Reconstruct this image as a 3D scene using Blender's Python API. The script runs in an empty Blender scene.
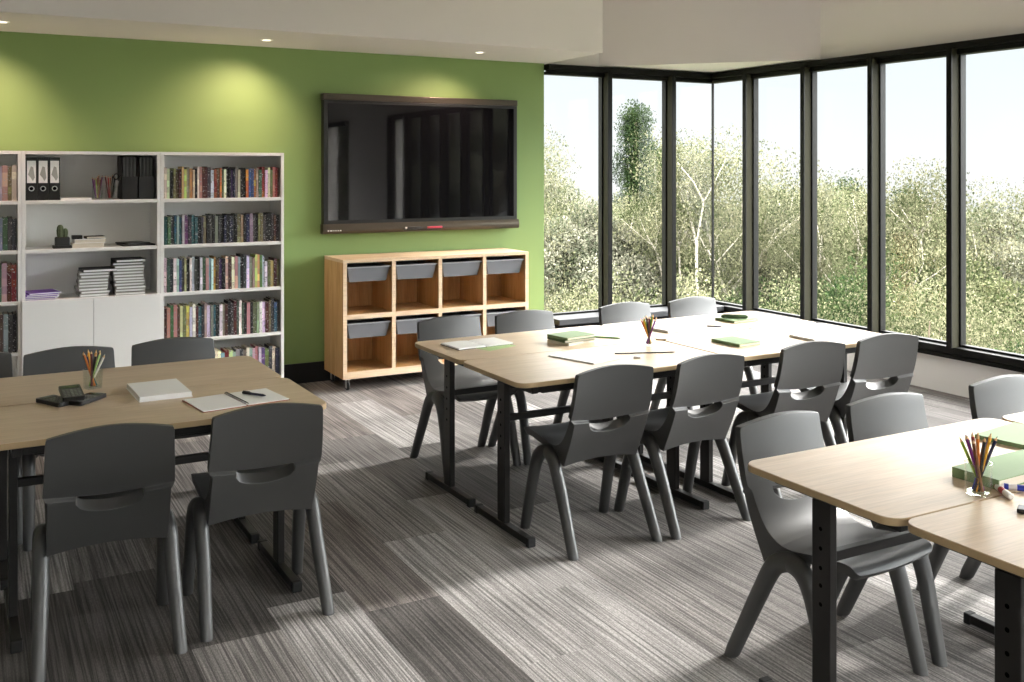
import bpy, bmesh, math, random
from mathutils import Vector, Matrix, Euler
random.seed(7)
PI = math.pi
scene = bpy.context.scene
col = bpy.data.collections.new('classroom'); scene.collection.children.link(col)

# ------------------------------------------------------------------ helpers
def tag(o, label=None, cat=None, group=None, kind=None):
    if label: o['label'] = label
    if cat: o['category'] = cat
    if group: o['group'] = group
    if kind: o['kind'] = kind
    return o

def empty(name, loc=(0, 0, 0), rz=0.0):
    o = bpy.data.objects.new(name, None); col.objects.link(o)
    o.empty_display_size = 0.1
    o.location = loc; o.rotation_euler = (0, 0, rz)
    return o

class MB:
    """collects shapes in one bmesh"""
    def __init__(self): self.bm = bmesh.new()
    def box(self, x0, x1, y0, y1, z0, z1, M=None):
        vs = [self.bm.verts.new(Vector(p) if M is None else M @ Vector(p)) for p in
              ((x0,y0,z0),(x1,y0,z0),(x1,y1,z0),(x0,y1,z0),(x0,y0,z1),(x1,y0,z1),(x1,y1,z1),(x0,y1,z1))]
        for f in ((3,2,1,0),(4,5,6,7),(0,1,5,4),(1,2,6,5),(2,3,7,6),(3,0,4,7)):
            self.bm.faces.new([vs[i] for i in f])
        return self
    def prism(self, pts, z0, z1, M=None):
        M = M or Matrix.Identity(4)
        a = [self.bm.verts.new(M @ Vector((p[0], p[1], z0))) for p in pts]
        b = [self.bm.verts.new(M @ Vector((p[0], p[1], z1))) for p in pts]
        n = len(pts)
        self.bm.faces.new(a[::-1]); self.bm.faces.new(b)
        for i in range(n):
            self.bm.faces.new((a[i], a[(i+1) % n], b[(i+1) % n], b[i]))
        return self
    def tube(self, pts, rad, seg=10, caps=True, squash=1.0, flat_end=False):
        """tube through pts with radius per point"""
        pts = [Vector(p) for p in pts]
        if not hasattr(rad, '__len__'): rad = [rad] * len(pts)
        rings = []; up = None
        for i, p in enumerate(pts):
            t = (pts[min(i+1, len(pts)-1)] - pts[max(i-1, 0)]).normalized()
            if up is None:
                up = Vector((1, 0, 0)) if abs(t.x) < 0.9 else Vector((0, 1, 0))
            a = (up - t * up.dot(t)).normalized(); b = t.cross(a); up = a
            ring = []
            for k in range(seg):
                th = 2 * PI * k / seg
                v = p + (a * math.cos(th) * squash + b * math.sin(th)) * rad[i]
                if flat_end and i == 0: v.z = pts[0].z
                ring.append(self.bm.verts.new(v))
            rings.append(ring)
        for r0, r1 in zip(rings, rings[1:]):
            for k in range(seg):
                self.bm.faces.new((r0[k], r0[(k+1) % seg], r1[(k+1) % seg], r1[k]))
        if caps:
            self.bm.faces.new(rings[0][::-1]); self.bm.faces.new(rings[-1])
        return self
    def lathe(self, prof, seg=24, M=None):
        """prof: list of (r, z)"""
        M = M or Matrix.Identity(4); rings = []
        for r, z in prof:
            if r < 1e-6: rings.append([self.bm.verts.new(M @ Vector((0, 0, z)))])
            else: rings.append([self.bm.verts.new(M @ Vector((r*math.cos(2*PI*k/seg), r*math.sin(2*PI*k/seg), z))) for k in range(seg)])
        for a, b in zip(rings, rings[1:]):
            for k in range(seg):
                k2 = (k+1) % seg
                if len(a) == 1 and len(b) == 1: continue
                if len(a) == 1: self.bm.faces.new((a[0], b[k2], b[k]))
                elif len(b) == 1: self.bm.faces.new((a[k], a[k2], b[0]))
                else: self.bm.faces.new((a[k], a[k2], b[k2], b[k]))
        return self
    def poly(self, pts):
        self.bm.faces.new([self.bm.verts.new(Vector(p)) for p in pts]); return self
    def build(self, name, mat, parent=None, loc=(0, 0, 0), rz=0.0, bevel=0.0, seg=2, smooth=False, angle=35, recalc=True):
        if recalc: bmesh.ops.recalc_face_normals(self.bm, faces=self.bm.faces)
        me = bpy.data.meshes.new(name); self.bm.to_mesh(me); self.bm.free()
        if smooth or bevel:
            for p in me.polygons: p.use_smooth = True
        me.materials.append(mat)
        o = bpy.data.objects.new(name, me); col.objects.link(o)
        o.location = loc; o.rotation_euler = (0, 0, rz)
        if parent is not None: o.parent = parent
        if bevel:
            m = o.modifiers.new('bevel', 'BEVEL'); m.width = bevel; m.segments = seg
            m.limit_method = 'ANGLE'; m.angle_limit = math.radians(angle); m.harden_normals = True
        elif smooth:
            try: me.set_sharp_from_angle(angle=math.radians(angle))
            except Exception: pass
        return o

def copy_tree(o, parent=None):
    c = o.copy(); col.objects.link(c); c.parent = parent
    for ch in list(o.children): copy_tree(ch, c)
    return c

def rounded_rect(x0, x1, y0, y1, r, n=6):
    pts = []
    for cx, cy, a0 in ((x1-r, y1-r, 0), (x0+r, y1-r, 90), (x0+r, y0+r, 180), (x1-r, y0+r, 270)):
        for k in range(n+1):
            a = math.radians(a0 + 90*k/n); pts.append((cx + r*math.cos(a), cy + r*math.sin(a)))
    return pts

# ------------------------------------------------------------------ materials
def new_mat(name):
    m = bpy.data.materials.new(name); m.use_nodes = True
    nt = m.node_tree; b = nt.nodes['Principled BSDF']
    return m, nt, b

def srgb(r, g, b):
    f = lambda c: (c/255/12.92 if c/255 <= .04045 else ((c/255+.055)/1.055)**2.4)
    return (f(r), f(g), f(b), 1)

def plain(name, c, rough=.5, spec=.5, metal=0.0, var=0.0, scale=30, bump=0.0, coat=0.0):
    m, nt, b = new_mat(name)
    b.inputs['Roughness'].default_value = rough
    b.inputs['Specular IOR Level'].default_value = spec
    b.inputs['Metallic'].default_value = metal
    b.inputs['Coat Weight'].default_value = coat
    b.inputs['Base Color'].default_value = c
    if var or bump:
        tc = nt.nodes.new('ShaderNodeTexCoord'); n = nt.nodes.new('ShaderNodeTexNoise')
        n.inputs['Scale'].default_value = scale; n.inputs['Detail'].default_value = 3
        nt.links.new(tc.outputs['Object'], n.inputs['Vector'])
        if var:
            mx = nt.nodes.new('ShaderNodeMix'); mx.data_type = 'RGBA'
            mx.inputs[6].default_value = tuple(x*(1-var) for x in c[:3]) + (1,)
            mx.inputs[7].default_value = tuple(min(1, x*(1+var)) for x in c[:3]) + (1,)
            nt.links.new(n.outputs['Fac'], mx.inputs[0]); nt.links.new(mx.outputs[2], b.inputs['Base Color'])
        if bump:
            bp = nt.nodes.new('ShaderNodeBump'); bp.inputs['Strength'].default_value = bump
            bp.inputs['Distance'].default_value = .002
            nt.links.new(n.outputs['Fac'], bp.inputs['Height']); nt.links.new(bp.outputs['Normal'], b.inputs['Normal'])
    return m

def wood(name, c0, c1, c2, axis, rough=.4, spec=.5, gscale=1.0, streak=14):
    """oak veneer: long grain along the given axis"""
    m, nt, b = new_mat(name); L = nt.links.new
    b.inputs['Roughness'].default_value = rough; b.inputs['Specular IOR Level'].default_value = spec
    tc = nt.nodes.new('ShaderNodeTexCoord'); oi = nt.nodes.new('ShaderNodeObjectInfo')
    ad = nt.nodes.new('ShaderNodeVectorMath'); ad.operation = 'ADD'
    ml = nt.nodes.new('ShaderNodeVectorMath'); ml.operation = 'SCALE'; ml.inputs['Scale'].default_value = 7.0
    cb = nt.nodes.new('ShaderNodeCombineXYZ')
    for i in range(3): L(oi.outputs['Random'], cb.inputs[i])
    L(cb.outputs[0], ml.inputs[0]); L(tc.outputs['Object'], ad.inputs[0]); L(ml.outputs[0], ad.inputs[1])
    mp = nt.nodes.new('ShaderNodeMapping'); sc = [streak*gscale]*3; sc[axis] = 1.3*gscale
    mp.inputs['Scale'].default_value = sc; L(ad.outputs[0], mp.inputs[0])
    n1 = nt.nodes.new('ShaderNodeTexNoise'); n1.inputs['Scale'].default_value = 1; n1.inputs['Detail'].default_value = 5
    n1.inputs['Roughness'].default_value = .65; n1.inputs['Distortion'].default_value = .6
    L(mp.outputs[0], n1.inputs['Vector'])
    r = nt.nodes.new('ShaderNodeValToRGB'); e = r.color_ramp.elements
    e[0].position = .3; e[0].color = c0; e[1].position = .72; e[1].color = c2
    k = e.new(.5); k.color = c1
    L(n1.outputs['Fac'], r.inputs['Fac'])
    # small dark pores
    mp2 = nt.nodes.new('ShaderNodeMapping'); sc2 = [160]*3; sc2[axis] = 7
    mp2.inputs['Scale'].default_value = sc2; L(ad.outputs[0], mp2.inputs[0])
    n2 = nt.nodes.new('ShaderNodeTexNoise'); n2.inputs['Scale'].default_value = 1; n2.inputs['Detail'].default_value = 2
    L(mp2.outputs[0], n2.inputs['Vector'])
    mr = nt.nodes.new('ShaderNodeMapRange'); mr.inputs[1].default_value = .35; mr.inputs[2].default_value = .6
    mr.inputs[3].default_value = .86; mr.inputs[4].default_value = 1.0; L(n2.outputs['Fac'], mr.inputs[0])
    mx = nt.nodes.new('ShaderNodeMix'); mx.data_type = 'RGBA'; mx.blend_type = 'MULTIPLY'; mx.inputs[0].default_value = 1
    L(r.outputs['Color'], mx.inputs[6]); L(mr.outputs[0], mx.inputs[7]); L(mx.outputs[2], b.inputs['Base Color'])
    return m

def carpet_mat():
    m, nt, b = new_mat('carpet_planks'); L = nt.links.new
    b.inputs['Roughness'].default_value = .85; b.inputs['Specular IOR Level'].default_value = .25
    N = nt.nodes.new
    def math_(op, a, bb=None, c=None):
        n = N('ShaderNodeMath'); n.operation = op
        for i, v in enumerate((a, bb, c)):
            if v is None: continue
            if isinstance(v, (int, float)): n.inputs[i].default_value = v
            else: L(v, n.inputs[i])
        return n.outputs[0]
    tc = N('ShaderNodeTexCoord'); sp = N('ShaderNodeSeparateXYZ'); L(tc.outputs['Object'], sp.inputs[0])
    X, Y = sp.outputs[0], sp.outputs[1]
    cx = math_('FLOOR', math_('DIVIDE', math_('ADD', X, CARPET_X), .3125))
    w1 = N('ShaderNodeTexWhiteNoise'); w1.noise_dimensions = '1D'; L(cx, w1.inputs['W'])
    ry = math_('FLOOR', math_('ADD', math_('DIVIDE', Y, 1.25), math_('MULTIPLY', w1.outputs['Value'], 4.0)))
    cv = N('ShaderNodeCombineXYZ'); L(cx, cv.inputs[0]); L(ry, cv.inputs[1]); cv.inputs[2].default_value = CARPET_SEED
    w2 = N('ShaderNodeTexWhiteNoise'); w2.noise_dimensions = '3D'; L(cv.outputs[0], w2.inputs['Vector'])
    ramp = N('ShaderNodeValToRGB'); ramp.color_ramp.interpolation = 'CONSTANT'; e = ramp.color_ramp.elements
    tones = [(0, (.072, .066, .062)), (.2, (.115, .106, .101)), (.42, (.175, .163, .155)), (.62, (.140, .124, .116)), (.78, (.24, .228, .22))]
    e[0].position = 0; e[0].color = tones[0][1] + (1,); e[1].position = tones[1][0]; e[1].color = tones[1][1] + (1,)
    for p, c in tones[2:]:
        k = e.new(p); k.color = c + (1,)
    L(w2.outputs['Value'], ramp.inputs['Fac'])
    # woven stripes running the length of each plank
    def stripes(sx, sy, det):
        mp = N('ShaderNodeMapping'); mp.inputs['Scale'].default_value = (sx, sy, 1); L(tc.outputs['Object'], mp.inputs[0])
        of = N('ShaderNodeVectorMath'); of.operation = 'ADD'; L(mp.outputs[0], of.inputs[0]); L(w2.outputs['Color'], of.inputs[1])
        n = N('ShaderNodeTexNoise'); n.inputs['Scale'].default_value = 1; n.inputs['Detail'].default_value = det; L(of.outputs[0], n.inputs['Vector'])
        return n.outputs['Fac']
    s1 = stripes(135, 1.8, 2); s2 = stripes(330, 110, 1)
    f1 = N('ShaderNodeMapRange'); L(s1, f1.inputs[0]); f1.inputs[1].default_value = .36; f1.inputs[2].default_value = .64
    f1.inputs[3].default_value = .5; f1.inputs[4].default_value = 1.5
    f2 = N('ShaderNodeMapRange'); L(s2, f2.inputs[0]); f2.inputs[1].default_value = .3; f2.inputs[2].default_value = .7
    f2.inputs[3].default_value = .7; f2.inputs[4].default_value = 1.3
    fac = math_('MULTIPLY', f1.outputs[0], f2.outputs[0])
    mx = N('ShaderNodeVectorMath'); mx.operation = 'SCALE'; L(ramp.outputs['Color'], mx.inputs[0]); L(fac, mx.inputs['Scale'])
    L(mx.outputs[0], b.inputs['Base Color'])
    bp = N('ShaderNodeBump'); bp.inputs['Strength'].default_value = .5; bp.inputs['Distance'].default_value = .003
    L(s1, bp.inputs['Height']); L(bp.outputs['Normal'], b.inputs['Normal'])
    return m

def book_mat():
    """cloth and paper covers: the object's own colour with printed bands down the spine"""
    m, nt, b = new_mat('book_cover'); L = nt.links.new; N = nt.nodes.new
    b.inputs['Roughness'].default_value = .55
    oi = N('ShaderNodeObjectInfo'); tc = N('ShaderNodeTexCoord'); sp = N('ShaderNodeSeparateXYZ'); L(tc.outputs['Object'], sp.inputs[0])
    cb = N('ShaderNodeCombineXYZ')
    r = N('ShaderNodeMath'); r.operation = 'MULTIPLY'; r.inputs[1].default_value = 91; L(oi.outputs['Random'], r.inputs[0])
    L(r.outputs[0], cb.inputs[0])
    zf = N('ShaderNodeMath'); zf.operation = 'MULTIPLY'; zf.inputs[1].default_value = 5; L(sp.outputs[2], zf.inputs[0])
    fl = N('ShaderNodeMath'); fl.operation = 'FLOOR'; L(zf.outputs[0], fl.inputs[0]); L(fl.outputs[0], cb.inputs[1])
    w = N('ShaderNodeTexWhiteNoise'); w.noise_dimensions = '3D'; L(cb.outputs[0], w.inputs['Vector'])
    # lettering: fine marks
    cb2 = N('ShaderNodeCombineXYZ'); L(r.outputs[0], cb2.inputs[0])
    z2 = N('ShaderNodeMath'); z2.operation = 'MULTIPLY'; z2.inputs[1].default_value = 26; L(sp.outputs[2], z2.inputs[0])
    x2 = N('ShaderNodeMath'); x2.operation = 'MULTIPLY'; x2.inputs[1].default_value = 2.2; L(sp.outputs[0], x2.inputs[0])
    L(z2.outputs[0], cb2.inputs[1]); L(x2.outputs[0], cb2.inputs[2])
    ns = N('ShaderNodeTexNoise'); ns.inputs['Scale'].default_value = 1; ns.inputs['Detail'].default_value = 1; L(cb2.outputs[0], ns.inputs['Vector'])
    g = N('ShaderNodeMath'); g.operation = 'GREATER_THAN'; g.inputs[1].default_value = .66; L(ns.outputs['Fac'], g.inputs[0])
    inv = N('ShaderNodeInvert'); L(oi.outputs['Color'], inv.inputs['Color'])
    hs = N('ShaderNodeHueSaturation'); hs.inputs['Saturation'].default_value = .35; hs.inputs['Value'].default_value = .5; L(inv.outputs[0], hs.inputs['Color'])
    # second cover colour block
    hb = N('ShaderNodeHueSaturation'); L(oi.outputs['Color'], hb.inputs['Color']); hr = N('ShaderNodeMapRange'); hr.inputs[3].default_value = .44; hr.inputs[4].default_value = .56; L(w.outputs['Value'], hr.inputs[0]); L(hr.outputs[0], hb.inputs['Hue'])
    vr = N('ShaderNodeMapRange'); vr.inputs[3].default_value = .5; vr.inputs[4].default_value = 1.6; L(w.outputs['Value'], vr.inputs[0]); L(vr.outputs[0], hb.inputs['Value'])
    gb = N('ShaderNodeMath'); gb.operation = 'GREATER_THAN'; gb.inputs[1].default_value = .68; L(w.outputs['Value'], gb.inputs[0])
    m1 = N('ShaderNodeMix'); m1.data_type = 'RGBA'; L(gb.outputs[0], m1.inputs[0]); L(oi.outputs['Color'], m1.inputs[6]); L(hb.outputs[0], m1.inputs[7])
    m2 = N('ShaderNodeMix'); m2.data_type = 'RGBA'; L(g.outputs[0], m2.inputs[0]); L(m1.outputs[2], m2.inputs[6]); L(hs.outputs[0], m2.inputs[7])
    L(m2.outputs[2], b.inputs['Base Color'])
    return m

def schlick(nt, f0=.04):
    """mirror share of a clear pane: f0 face on, rising at grazing angles"""
    lw = nt.nodes.new('ShaderNodeLayerWeight'); lw.inputs[0].default_value = .5
    p = nt.nodes.new('ShaderNodeMath'); p.operation = 'POWER'; p.inputs[1].default_value = 5; nt.links.new(lw.outputs['Facing'], p.inputs[0])
    a = nt.nodes.new('ShaderNodeMath'); a.operation = 'MULTIPLY_ADD'; a.inputs[1].default_value = 1-f0; a.inputs[2].default_value = f0
    nt.links.new(p.outputs[0], a.inputs[0]); return a.outputs[0]

def pane_mat():
    """clear window glass: lets light straight through and mirrors at grazing angles"""
    m = bpy.data.materials.new('window_glass'); m.use_nodes = True; nt = m.node_tree; nt.nodes.clear(); L = nt.links.new
    out = nt.nodes.new('ShaderNodeOutputMaterial'); mx = nt.nodes.new('ShaderNodeMixShader')
    t = nt.nodes.new('ShaderNodeBsdfTransparent'); t.inputs[0].default_value = (.98, .98, .975, 1)
    g = nt.nodes.new('ShaderNodeBsdfGlossy'); g.inputs['Roughness'].default_value = .0
    L(schlick(nt, .013), mx.inputs[0]); L(t.outputs[0], mx.inputs[1]); L(g.outputs[0], mx.inputs[2]); L(mx.outputs[0], out.inputs[0])
    return m

def cup_glass():
    m = bpy.data.materials.new('cup_glass'); m.use_nodes = True; nt = m.node_tree; nt.nodes.clear(); L = nt.links.new
    out = nt.nodes.new('ShaderNodeOutputMaterial'); mx = nt.nodes.new('ShaderNodeMixShader')
    t = nt.nodes.new('ShaderNodeBsdfTransparent'); t.inputs[0].default_value = (.965, .985, .975, 1)
    g = nt.nodes.new('ShaderNodeBsdfGlossy'); g.inputs['Roughness'].default_value = .03
    L(schlick(nt), mx.inputs[0]); L(t.outputs[0], mx.inputs[1]); L(g.outputs[0], mx.inputs[2]); L(mx.outputs[0], out.inputs[0])
    return m

def leaf_mat(name, c0, c1):
    m = bpy.data.materials.new(name); m.use_nodes = True; nt = m.node_tree; nt.nodes.clear(); L = nt.links.new; N = nt.nodes.new
    out = N('ShaderNodeOutputMaterial'); mx = N('ShaderNodeMixShader'); mx.inputs[0].default_value = .28
    d = N('ShaderNodeBsdfDiffuse'); t = N('ShaderNodeBsdfTranslucent')
    tc = N('ShaderNodeTexCoord'); n = N('ShaderNodeTexNoise'); n.inputs['Scale'].default_value = 1.3; n.inputs['Detail'].default_value = 6
    n.inputs['Roughness'].default_value = .7
    L(tc.outputs['Object'], n.inputs['Vector'])
    r = N('ShaderNodeValToRGB'); r.color_ramp.elements[0].position = .36; r.color_ramp.elements[1].position = .66
    r.color_ramp.elements[0].color = c0; r.color_ramp.elements[1].color = c1
    ge = N('ShaderNodeNewGeometry'); mm = N('ShaderNodeMath'); mm.operation = 'MULTIPLY_ADD'; mm.inputs[1].default_value = .24
    ms = N('ShaderNodeMath'); ms.operation = 'MULTIPLY_ADD'; ms.inputs[1].default_value = 1.0; ms.inputs[2].default_value = -.12
    L(ge.outputs['Random Per Island'], mm.inputs[0]); L(n.outputs['Fac'], ms.inputs[0]); L(ms.outputs[0], mm.inputs[2])
    oi = N('ShaderNodeObjectInfo'); vr = N('ShaderNodeMapRange'); vr.inputs[3].default_value = .46; vr.inputs[4].default_value = 1.02; L(oi.outputs['Random'], vr.inputs[0])
    hs = N('ShaderNodeHueSaturation'); hs.inputs['Saturation'].default_value = 1.08; L(vr.outputs[0], hs.inputs['Value'])
    L(mm.outputs[0], r.inputs[0]); L(r.outputs[0], hs.inputs['Color']); L(hs.outputs[0], d.inputs[0]); L(hs.outputs[0], t.inputs[0])
    L(d.outputs[0], mx.inputs[1]); L(t.outputs[0], mx.inputs[2]); L(mx.outputs[0], out.inputs[0])
    return m

def emit(name, c, s):
    m = bpy.data.materials.new(name); m.use_nodes = True; nt = m.node_tree; nt.nodes.clear()
    out = nt.nodes.new('ShaderNodeOutputMaterial'); e = nt.nodes.new('ShaderNodeEmission')
    e.inputs[0].default_value = c; e.inputs[1].default_value = s; nt.links.new(e.outputs[0], out.inputs[0])
    return m

CARPET_X, CARPET_SEED = 0.27, 21.9
M = {}
M['green'] = plain('green_wall_paint', srgb(124, 148, 90), .6, .3, var=.02, scale=3)
M['white'] = plain('white_wall_paint', srgb(221, 217, 215), .7, .3, var=.015, scale=2)
M['carpet'] = carpet_mat()
M['black_trim'] = plain('black_skirting', (.006, .006, .006, 1), .5, .3)
M['frame'] = plain('dark_window_frame', (.005, .005, .0045, 1), .5, .12, bump=.1, scale=400)
M['frame_side'] = plain('bronze_mullion', (.022, .021, .013, 1), .7, .08, bump=.1, scale=300)
M['sill'] = plain('grey_sill', (.045, .047, .05, 1), .6, .25)
M['pane'] = pane_mat()
M['top'] = wood('table_veneer', srgb(196, 172, 144), srgb(205, 182, 155), srgb(212, 191, 167), 0, .36, .45)
M['edge'] = plain('table_edging', srgb(172, 148, 112), .5, .4, var=.05, scale=60)
M['black_metal'] = plain('black_powder_coat', (.011, .0098, .009, 1), .45, .3)
M['hole'] = plain('hole_black', (.002, .002, .002, 1), .9, .0)
M['chair'] = plain('charcoal_plastic', (.032, .032, .0315, 1), .46, .8, bump=.06, scale=900)
M['laminate'] = plain('white_laminate', srgb(238, 237, 234), .45, .4)
M['oak'] = wood('storage_oak', srgb(188, 140, 90), srgb(206, 162, 110), srgb(222, 182, 134), 2, .45, .4)
M['oak_edge'] = wood('storage_oak_edge', srgb(214, 182, 146), srgb(226, 198, 164), srgb(234, 210, 180), 0, .5, .4)
M['tray'] = plain('grey_tray_plastic', (.17, .175, .19, 1), .42, .5)
M['tray_rim'] = plain('tray_rim_plastic', (.32, .33, .35, 1), .35, .5)
M['chrome'] = plain('chrome', (.62, .62, .62, 1), .35, .5, .35)
M['rubber'] = plain('black_rubber', (.01, .01, .01, 1), .6, .3)
M['screen'] = plain('screen_glass', (.004, .004, .005, 1), .03, .5)
M['bezel'] = plain('black_bezel', (.006, .006, .006, 1), .35, .5)
M['bronze'] = plain('brushed_bronze_bar', (.085, .072, .056, 1), .3, .5, .7)
M['paper'] = plain('white_paper', srgb(242, 241, 239), .5, .5)
M['pages'] = plain('page_edges', srgb(214, 206, 190), .8, .2, var=.12, scale=400)
M['book'] = book_mat()
M['green_cover'] = plain('sage_green_cover', srgb(118, 142, 100), .55, .4, var=.04, scale=80)
M['green_dark'] = plain('dark_green_cover', srgb(66, 88, 54), .5, .4)
M['black_card'] = plain('black_card', (.012, .012, .011, 1), .5, .4)
M['grey_card'] = plain('grey_card', srgb(150, 148, 142), .6, .3)
M['mag_grey'] = plain('grey_magazine', srgb(84, 84, 82), .5, .4)
M['cream_card'] = plain('cream_card', srgb(212, 204, 188), .6, .3)
M['purple_card'] = plain('purple_card', srgb(120, 62, 170), .5, .4)
M['red_card'] = plain('red_card', srgb(150, 70, 50), .5, .4)
M['cup'] = cup_glass()
M['key_grey'] = plain('calculator_keys', srgb(120, 120, 118), .5, .4)
M['lcd'] = plain('calculator_display', srgb(64, 78, 60), .25, .5)
M['cactus'] = plain('cactus_skin', srgb(96, 104, 76), .7, .3, var=.25, scale=120)
M['pot'] = plain('dark_pot', srgb(48, 50, 50), .6, .3, var=.1, scale=40)
M['soil'] = plain('soil', srgb(60, 50, 40), .9, .1)
M['logo'] = plain('white_print', srgb(230, 230, 225), .5, .3)
M['motif'] = plain('grey_print', srgb(168, 168, 162), .6, .2)
M['silver'] = plain('silver_ring', (.62, .62, .60, 1), .28, .5, .9)
M['bark'] = plain('tree_bark', srgb(108, 96, 84), .9, .1, var=.3, scale=12)
M['birch_bark'] = plain('birch_bark', srgb(140, 134, 124), .8, .2, var=.12, scale=8)
M['leaf_pale'] = leaf_mat('pale_leaves', srgb(52, 60, 38), srgb(122, 120, 98))
M['leaf_mid'] = leaf_mat('mid_green_leaves', srgb(38, 50, 30), srgb(100, 103, 76))
M['leaf_dark'] = leaf_mat('dark_green_leaves', srgb(26, 38, 24), srgb(62, 74, 48))
M['leaf_silver'] = leaf_mat('silver_green_leaves', srgb(60, 66, 52), srgb(124, 122, 108))
M['grass'] = plain('meadow_grass', srgb(84, 88, 62), .9, .1, var=.25, scale=1.5)
M['wood_pencil'] = plain('pencil_wood', srgb(222, 186, 140), .6, .3)
def pc(name, c): M[name] = plain(name, c, .35, .5)
for n_, c_ in dict(yellow=srgb(226, 168, 44), orange=srgb(214, 120, 40), red=srgb(168, 36, 44), maroon=srgb(92, 24, 34), green=srgb(78, 140, 40), teal=srgb(20, 86, 84),
                   blue=srgb(40, 56, 160), navy=srgb(24, 28, 62), purple=srgb(112, 34, 110), black=(.008, .008, .008, 1), brown=srgb(120, 74, 40), lime=srgb(140, 170, 50),
                   pale_green=srgb(160, 190, 120), white=srgb(235, 232, 228), pink=srgb(196, 60, 84)).items():
    pc('paint_' + n_, c_)

# ------------------------------------------------------------------ room shell
YW, XW = 7.527, 6.379            # green wall face, glass plane of the right wall
HEAD, GT, GB = 2.594, 2.507, .379   # head of the window frames, top and bottom of the glass
XL, YB, ZC = -3.5, -5.6, 3.35
def struct(mb, name, mat, **k): return tag(mb.build(name, mat, **k), kind='structure')

struct(MB().box(XL-.2, XW+.25, YB-.2, YW+.3, -.15, 0), 'floor', M['carpet'])
struct(MB().box(XL-.2, XW+.25, YB-.2, YW+.3, ZC, ZC+.2), 'ceiling', M['white'])
struct(MB().box(XL-.2, 4.447, YW, YW+.3, 0, ZC), 'wall_back', M['green'])
struct(MB().box(XL-.2, XL, YB, YW, 0, ZC), 'wall_left', M['white'])
# rear wall behind the camera, with a strip of windows added for fill light
rw = MB(); rw.box(XL, XW+.25, YB-.2, YB, 0, .3); rw.box(XL, XW+.25, YB-.2, YB, 3.0, ZC)
rw.box(XL, -2.6, YB-.2, YB, .3, 3.0); rw.box(5.2, XW+.25, YB-.2, YB, .3, 3.0)
struct(rw, 'wall_rear', M['white'])
# soffit over the green wall
struct(MB().box(XL, 4.447, 6.6, YW, 2.603, ZC), 'trim_1', M['white'])
# wall above the window heads, low wall under them
struct(MB().box(4.447, XW+.25, YW, YW+.3, HEAD, ZC).box(4.447, XW+.25, YW-.02, YW+.3, 0, .27), 'wall_window_back', M['white'])
rwall = MB()
rwall.box(XW-.01, XW+.25, -1.0, YW, HEAD, ZC).box(XW-.01, XW+.25, -1.0, YW, 0, .27)
rwall.box(XW-.01, XW+.25, -3.3, -1.0, 0, ZC).box(XW-.01, XW+.25, YB, -4.75, 0, ZC)
rwall.box(XW-.01, XW+.25, -4.75, -3.3, HEAD, ZC).box(XW-.01, XW+.25, -4.75, -3.3, 0, .27)
struct(rwall, 'wall_right', M['white'])
# bulkhead cut diagonally across the window corner, with the low ceiling behind it
struct(MB().prism([(5.06, YW), (XW-.01, 6.15), (XW-.01, 6.13), (5.03, YW-.0)], HEAD+.012, ZC), 'trim_2', M['white'])
struct(MB().prism([(5.06, YW), (XW-.01, 6.15), (XW-.01, YW)], HEAD+.012, HEAD+.05), 'trim_3', M['white'])
struct(MB().box(XL, 4.447, YW-.014, YW, 0, .155), 'baseboard_back', M['black_trim'])

# windows: one run of frames on each wall, each bay a window of its own with frame, mullion and pane
def window(n, axis, a0, a1, mull, extra=0):
    """axis 'x': bay on the back wall from X=a0 to a1; axis 'y': bay on the right wall from Y=a0 to a1"""
    w = empty(f'window_{n}', ((a0+a1)/2, YW+.011, 0) if axis == 'x' else (XW, (a0+a1)/2, 0), 0 if axis == 'x' else -PI/2)
    tag(w, kind='structure')
    # local: x along the wall, y outward, z up ; for the right wall rotation -90deg puts local x along -Y
    h = (a1-a0)/2
    fr = MB()
    fr.box(-h, h, -.10, .03, HEAD-.048, HEAD)          # head
    fr.box(-h, h, -.055, .03, GT, HEAD-.062)           # sash head
    fr.box(-h, h, -.05, -.035, HEAD-.062, HEAD-.048)
    fr.box(-h, h, -.02, .03, GB-.022, GB)              # sash bottom
    o = fr.build('window_frame', M['frame'], w, bevel=.002)
    sl = MB().box(-h, h, -.09-extra, .03, GB-.066, GB-.016)
    sl.build('window_sill', M['sill'] if axis == 'x' else M['frame'], w, bevel=.004)
    if axis == 'y':
        MB().box(-h, h, -.06, .03, .27, GB-.078).box(-h, h, -.045, .03, GB-.078, GB-.066).build('window_apron', M['frame'], w, bevel=.002)
    else:
        MB().box(-h, h, -.05-extra*.8, .03, .2, GB-.066).build('window_apron', M['frame'], w, bevel=.002)
    MB().box(-h, h, -.004, .004, GB-.01, GT+.01).build('pane', M['pane'], w)
    # mullion on the given local side
    for s in mull:
        x0, x1 = (h-.045, h) if s > 0 else (-h, -h+.045)
        mb = MB().box(x0, x1, -.118, -.106, GB-.02, HEAD-.04)
        mb.build('mullion_face', M['frame'], w, bevel=.002)
        MB().box(x0+.001, x1-.001, -.106, -.012, GB-.018, HEAD-.041).build('mullion', M['frame_side'], w)
        MB().box(x0-.012, x1+.012, -.03, .03, GB-.012, GT+.012).build('glazing_bead', M['frame'], w, bevel=.002)
    return w
nb = 1
for a0, a1, mm in ((4.447, 5.107, (1,)), (5.107, 5.835, (1,)), (5.835, XW, ())):
    window(nb, 'x', a0, a1, mm, .18); nb += 1
ys = [YW+.011, 6.94]
while ys[-1] > -.95: ys.append(ys[-1]-.7265)
for i in range(len(ys)-1):
    window(nb, 'y', ys[i+1], ys[i], (1,)); nb += 1
window(nb, 'y', -4.75, -3.3, ()); nb += 1
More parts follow.
